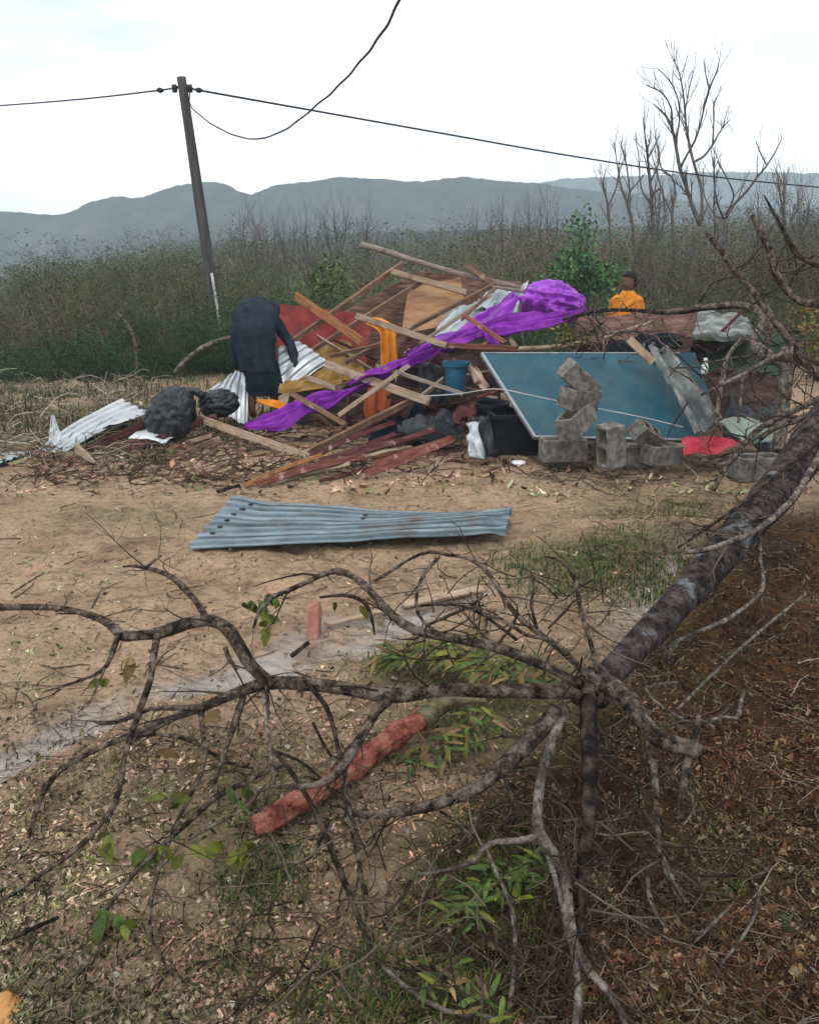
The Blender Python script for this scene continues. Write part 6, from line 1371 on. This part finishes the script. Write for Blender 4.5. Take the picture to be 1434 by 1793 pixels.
# ------------------------------------------------------------------ litter, gravel, grass
rl = np.random.default_rng(77)
def scatter(n, box, dens):
    """points on the ground inside a pixel box, kept with probability dens(red, wet, grn, ro, px, py)"""
    px = rl.uniform(box[0], box[2], n); py = rl.uniform(box[1], box[3], n)
    d = np.stack([(px - CX) / FPX, cp - (py - CY) / FPX * sp, -sp - (py - CY) / FPX * cp], -1)
    P = A([0, 0, CAM_H]) + d * (-CAM_H / d[:, 2])[:, None]
    z = zones(P[:, 0], P[:, 1])
    cl = np.clip(1 + 1.5 * fbm(P[:, 0] * 3.2, P[:, 1] * 3.2, 131, 3), 0.15, 1.6)        # drifts and bare spots
    k = rl.uniform(size=n) < dens(*z, px, py) * cl
    P = P[k]; P[:, 2] = H(P[:, 0], P[:, 1])
    return P, [a[k] for a in z]
def chips(n, box, dens, smin, smax, pal, name, label, lift=0.3, aspect=(0.25, 0.6), tilt=0.5):
    P, (red, wet, grn, ro) = scatter(n, box, dens)
    m = len(P)
    a = rl.uniform(0, 6.28, m)
    s = (smin * (smax / smin) ** (rl.uniform(size=m) ** 1.6))
    w = s * rl.uniform(*aspect, m)
    dx = np.stack([np.cos(a), np.sin(a), tilt * rl.normal(size=m)], -1); dy = np.stack([-np.sin(a), np.cos(a), tilt * rl.normal(size=m)], -1)
    c = P + A([0, 0, 1]) * (s * lift * rl.uniform(0.2, 1, m))[:, None]
    dx *= s[:, None] / 2; dy *= w[:, None] / 2
    up = A([0, 0, 1]) * (s * rl.uniform(-0.25, 0.25, m))[:, None]
    j1, j2 = rl.uniform(-0.8, 0.8, (m, 1)), rl.uniform(-0.8, 0.8, (m, 1))
    V = np.stack([c - dx + dy * rl.uniform(-0.5, 0.5, (m, 1)), c - dy + dx * j1 + up, c + dx + dy * rl.uniform(-0.5, 0.5, (m, 1)), c + dy + dx * j2 + up * 0.3], 1).reshape(-1, 3)
    pal = np.asarray(pal, float); k = rl.integers(len(pal) // 2, size=m)
    isred = rl.uniform(size=m) < red
    col = np.where(isred[:, None], pal[len(pal) // 2 + k], pal[k]) * rl.uniform(0.65, 1.3, (m, 1))
    pt = fbm(P[:, 0] * 2.6, P[:, 1] * 2.6, 91, 3)[:, None]            # drifts of different leaves
    pd = fbm(P[:, 0] * 4.1 + 9, P[:, 1] * 4.1, 95, 3)[:, None]
    col = col * np.where(pt > 0, 1 + pt * A([[0.45, 0.1, 0.0]]), 1 - pt * A([[-0.4, 0.4, -0.1]])) * np.clip(1 + 1.1 * pd, 0.35, 1.7)
    mb = MB(); mb.add(V, np.arange(4 * m).reshape(-1, 4), None, np.repeat(col, 4, 0))
    tag(build(mb, name, M['stuff'], color=True, smooth=False, origin=(0, 2, 0)), label, 'litter', None, 'stuff')
PALC = [(0.36, 0.255, 0.17), (0.21, 0.145, 0.095), (0.035, 0.025, 0.018), (0.48, 0.365, 0.27), (0.26, 0.23, 0.12), (0.40, 0.235, 0.17), (0.15, 0.15, 0.06),
        (0.075, 0.036, 0.02), (0.04, 0.02, 0.012), (0.015, 0.010, 0.007), (0.13, 0.078, 0.04), (0.075, 0.07, 0.027), (0.11, 0.046, 0.03), (0.19, 0.145, 0.095)]
chips(80000, (-60, 1250, 1500, 1900), lambda r, w, g, o, px, py: np.clip(0.2 + 0.75 * np.maximum(r, o), 0, 1) * (1 - 0.85 * w), 0.005, 0.026, PALC, 'leaf_litter', 'dry leaf and bark litter over the near ground')
chips(38000, (-60, 860, 1500, 1350), lambda r, w, g, o, px, py: np.clip(0.28 + 0.7 * r + 0.2 * g, 0, 1) * (1 - 0.8 * w), 0.007, 0.032, PALC, 'leaf_litter', 'scattered chips and leaves on the sand')
chips(9000, (-60, 690, 1500, 870), lambda r, w, g, o, px, py: np.where((px < 260) & (py < 800), 0.9, 0.45), 0.02, 0.09, PALC, 'leaf_litter', 'splinters and dry leaves around the foot of the heap')
chips(40000, (700, 900, 1500, 1900), lambda r, w, g, o, px, py: np.clip(r, 0, 1) * 0.9, 0.006, 0.03, PALC, 'leaf_litter', 'rotting leaves trodden into the red earth')
# fibres, rootlets and twiglets
def fibres(n, box, dens, L0, L1, r0, name, label, pal, curl=0.5, rise=0.15):
    P, (red, wet, grn, ro) = scatter(n, box, dens)
    m = len(P); K = 5
    a = rl.uniform(0, 6.28, m); L = rl.uniform(L0, L1, m)
    pts = np.zeros((m, K, 3)); pts[:, 0] = P + [0, 0, 0.004]
    da = rl.normal(size=m) * curl
    for k in range(1, K):
        a = a + da / K + rl.normal(size=m) * curl * 0.4
        pts[:, k] = pts[:, k - 1] + np.stack([np.cos(a), np.sin(a), rise * rl.normal(size=m)], -1) * (L / (K - 1))[:, None]
    gz_ = H(pts[..., 0], pts[..., 1]); pts[..., 2] = np.maximum(pts[..., 2], gz_ + 0.003)
    T = np.gradient(pts, axis=1); T /= np.linalg.norm(T, axis=-1, keepdims=True) + 1e-9
    S = np.cross(T, [0, 0, 1.0]); S /= np.linalg.norm(S, axis=-1, keepdims=True) + 1e-9
    U = np.cross(S, T)
    r = (r0 * rl.uniform(0.5, 1.5, m))[:, None, None] * np.linspace(1, 0.5, K)[None, :, None]
    ring = np.stack([pts + S * r, pts + U * r, pts - S * r], 2)          # three-sided
    V = ring.reshape(-1, 3)
    base = (np.arange(m) * K * 3)[:, None, None] + (np.arange(K - 1) * 3)[None, :, None] + np.arange(3)[None, None]
    nb = (np.arange(m) * K * 3)[:, None, None] + (np.arange(K - 1) * 3)[None, :, None] + ((np.arange(3) + 1) % 3)[None, None]
    Q = np.stack([base, nb, nb + 3, base + 3], -1).reshape(-1, 4)
    pal = np.asarray(pal, float); c = pal[rl.integers(len(pal), size=m)] * rl.uniform(0.6, 1.3, (m, 1))
    mb = MB(); mb.add(V, Q, None, np.repeat(c, K * 3, 0))
    tag(build(mb, name, M['stuff'], color=True, origin=(0, 2, 0)), label, 'litter', None, 'stuff')
fibres(3200, (560, 900, 1500, 1900), lambda r, w, g, o, px, py: np.clip(r, 0.05, 1), 0.05, 0.22, 0.0018, 'rootlets', 'fine brown rootlets on the red earth', [(0.075, 0.045, 0.028), (0.12, 0.085, 0.058), (0.04, 0.022, 0.014), (0.22, 0.175, 0.13)], 1.2, 0.25)
fibres(2600, (-60, 1230, 1000, 1900), lambda r, w, g, o, px, py: 0.6 * (1 - r) + 0.1, 0.03, 0.16, 0.0017, 'twiglets', 'small dead twigs in the near litter', [(0.06, 0.045, 0.03), (0.03, 0.022, 0.016), (0.20, 0.155, 0.11), (0.10, 0.085, 0.036)], 0.7, 0.2)
fibres(1300, (-60, 700, 1500, 1240), lambda r, w, g, o, px, py: 0.35 * (1 - w), 0.04, 0.22, 0.003, 'twiglets', 'small dead twigs on the open sand', [(0.12, 0.085, 0.055), (0.06, 0.045, 0.032), (0.30, 0.23, 0.17)], 0.5, 0.1)
fibres(1500, (-80, 660, 270, 800), lambda r, w, g, o, px, py: 0.9 + 0 * r, 0.2, 0.7, 0.006, 'brushwood', 'tangled dry brushwood along the left edge of the yard', [(0.28, 0.23, 0.17), (0.16, 0.125, 0.09), (0.38, 0.33, 0.26), (0.08, 0.07, 0.045), (0.12, 0.12, 0.06)], 0.9, 0.35)
fibres(420, (1060, 840, 1330, 1000), lambda r, w, g, o, px, py: 0.9 + 0 * r, 0.08, 0.3, 0.003, 'brushwood', 'brown dry straw on the low earth bank', [(0.16, 0.105, 0.06), (0.10, 0.06, 0.035), (0.24, 0.18, 0.10), (0.07, 0.05, 0.025)], 1.0, 0.4)
fibres(900, (60, 755, 440, 842), lambda r, w, g, o, px, py: 0.8 + 0 * r, 0.08, 0.45, 0.006, 'brushwood', 'dark broken twigs and straw under the left end of the heap', [(0.05, 0.03, 0.02), (0.09, 0.055, 0.035), (0.14, 0.10, 0.06), (0.05, 0.06, 0.03), (0.20, 0.09, 0.07)], 0.9, 0.4)
fibres(900, (430, 720, 900, 830), lambda r, w, g, o, px, py: 0.6 + 0 * r, 0.08, 0.5, 0.006, 'brushwood', 'dark splinters scattered under the middle of the heap', [(0.05, 0.02, 0.018), (0.12, 0.05, 0.04), (0.22, 0.13, 0.11), (0.03, 0.02, 0.018)], 0.4, 0.25)
fibres(700, (930, 790, 1420, 850), lambda r, w, g, o, px, py: 0.6 + 0 * r, 0.06, 0.35, 0.004, 'brushwood', 'straw and splinters at the foot of the concrete blocks', [(0.06, 0.045, 0.03), (0.16, 0.12, 0.08), (0.26, 0.2, 0.14)], 0.7, 0.3)
# stones
st = MB()
P, z_ = scatter(2600, (-60, 850, 1500, 1850), lambda r, w, g, o, px, py: 0.35 + 0.25 * o + 0.2 * r)
OCT = A([[1, 0, 0], [0, 1, 0], [-1, 0, 0], [0, -1, 0], [0, 0, 1], [0, 0, -1.0]]); OT = A([[0, 1, 4], [1, 2, 4], [2, 3, 4], [3, 0, 4], [1, 0, 5], [2, 1, 5], [3, 2, 5], [0, 3, 5]])
m = len(P); sz = 0.004 * 4.5 ** (rl.uniform(size=m) ** 3)
V = OCT[None] * rl.uniform(0.6, 1.3, (m, 6, 1)) * sz[:, None, None] * A([1, 1, 0.65]); a = rl.uniform(0, 6.28, m)
V = np.stack([V[..., 0] * np.cos(a)[:, None] - V[..., 1] * np.sin(a)[:, None], V[..., 0] * np.sin(a)[:, None] + V[..., 1] * np.cos(a)[:, None], V[..., 2]], -1) + P[:, None]
sc_ = A([(0.40, 0.34, 0.27), (0.30, 0.25, 0.2), (0.5, 0.44, 0.37), (0.22, 0.17, 0.13)])[rl.integers(4, size=m)]
sc_ = np.where((z_[0] > 0.5)[:, None], sc_ * A([0.62, 0.5, 0.42]), sc_)
st.add(V.reshape(-1, 3), None, (OT[None] + (np.arange(m) * 6)[:, None, None]).reshape(-1, 3), np.repeat(sc_, 6, 0))
tag(build(st, 'gravel', M['stuff'], color=True, smooth=False, origin=(0, 2, 0)), 'loose pebbles and clods on the sand', 'gravel', None, 'stuff')
# grass
def grass(n, box, dens, h0, h1, w, label, pal):
    P, z = scatter(n, box, dens); m = len(P)
    h = rl.uniform(h0, h1, m); a = rl.uniform(0, 6.28, m); d = np.stack([np.cos(a), np.sin(a), 0 * a], -1); s = np.stack([-np.sin(a), np.cos(a), 0 * a], -1)
    b = rl.uniform(0.2, 1.0, m)[:, None] * h[:, None]
    ww = (w * rl.uniform(0.6, 1.4, m))[:, None]
    V = np.stack([P - s * ww, P + s * ww, P + d * b * 0.35 + A([0, 0, 1]) * h[:, None] * 0.6 + s * ww * 0.7, P + d * b * 0.35 + A([0, 0, 1]) * h[:, None] * 0.6 - s * ww * 0.7, P + d * b + A([0, 0, 1]) * h[:, None] * (1 - 0.4 * b / h[:, None])], 1).reshape(-1, 3)
    i = np.arange(m)[:, None] * 5
    pal = np.asarray(pal, float); c = pal[rl.integers(len(pal), size=m)] * rl.uniform(0.65, 1.3, (m, 1))
    mb = MB(); mb.add(V, i + A([[0, 1, 2, 3]]).astype(int), i + A([[3, 2, 4]]).astype(int), np.repeat(c, 5, 0))
    tag(build(mb, 'grass', M['leaf'], color=True, smooth=False, origin=(0, 2, 0)), label, 'grass', None, 'stuff')
GP = [(0.05, 0.095, 0.016), (0.075, 0.115, 0.022), (0.034, 0.065, 0.013), (0.11, 0.12, 0.035), (0.13, 0.11, 0.05)]
grass(40000, (380, 1080, 1434, 1850), lambda r, w, g, o, px, py: np.clip(g * 1.5 - 0.35, 0, 1), 0.015, 0.06, 0.0016, 'short green grass between the fallen branches', GP)
grass(9000, (850, 880, 1434, 1080), lambda r, w, g, o, px, py: np.clip(g * 1.5 - 0.3, 0, 1), 0.02, 0.06, 0.003, 'patch of green grass beside the fallen trunk', GP)
grass(9000, (-60, 1230, 700, 1850), lambda r, w, g, o, px, py: np.clip(g * 1.3 - 0.15, 0, 0.7) * (1 - w), 0.008, 0.03, 0.0016, 'sparse low weeds on the near left ground', GP)
grass(4000, (-60, 640, 480, 760), lambda r, w, g, o, px, py: 0.9 + 0 * r, 0.04, 0.18, 0.006, 'rough grass at the left edge of the yard', [(0.055, 0.065, 0.025), (0.08, 0.08, 0.035), (0.04, 0.052, 0.02), (0.13, 0.11, 0.065)])

# ------------------------------------------------------------------ haze
mb = MB()
x0, x1, y0, y1, z0, z1 = -660, 660, -80, 700, -48, 75
V = [(x, y, z) for z in (z0, z1) for y in (y0, y1) for x in (x0, x1)]
mb.add(V, [[0, 2, 3, 1], [4, 5, 7, 6], [0, 1, 5, 4], [2, 6, 7, 3], [0, 4, 6, 2], [1, 3, 7, 5]])
hm = bpy.data.materials.new('haze'); hm.use_nodes = True
hm.node_tree.nodes.remove(hm.node_tree.nodes['Principled BSDF'])
pv = hm.node_tree.nodes.new('ShaderNodeVolumePrincipled')
pv.inputs['Color'].default_value = (0.74, 0.87, 0.99, 1)
pv.inputs['Density'].default_value = 0.0016
hm.node_tree.links.new(pv.outputs['Volume'], hm.node_tree.nodes['Material Output'].inputs['Volume'])
hz = build(mb, 'haze', hm, smooth=False, origin=(0, 0, z0))
tag(hz, 'thin pale mist hanging over the valley', 'haze', None, 'stuff')
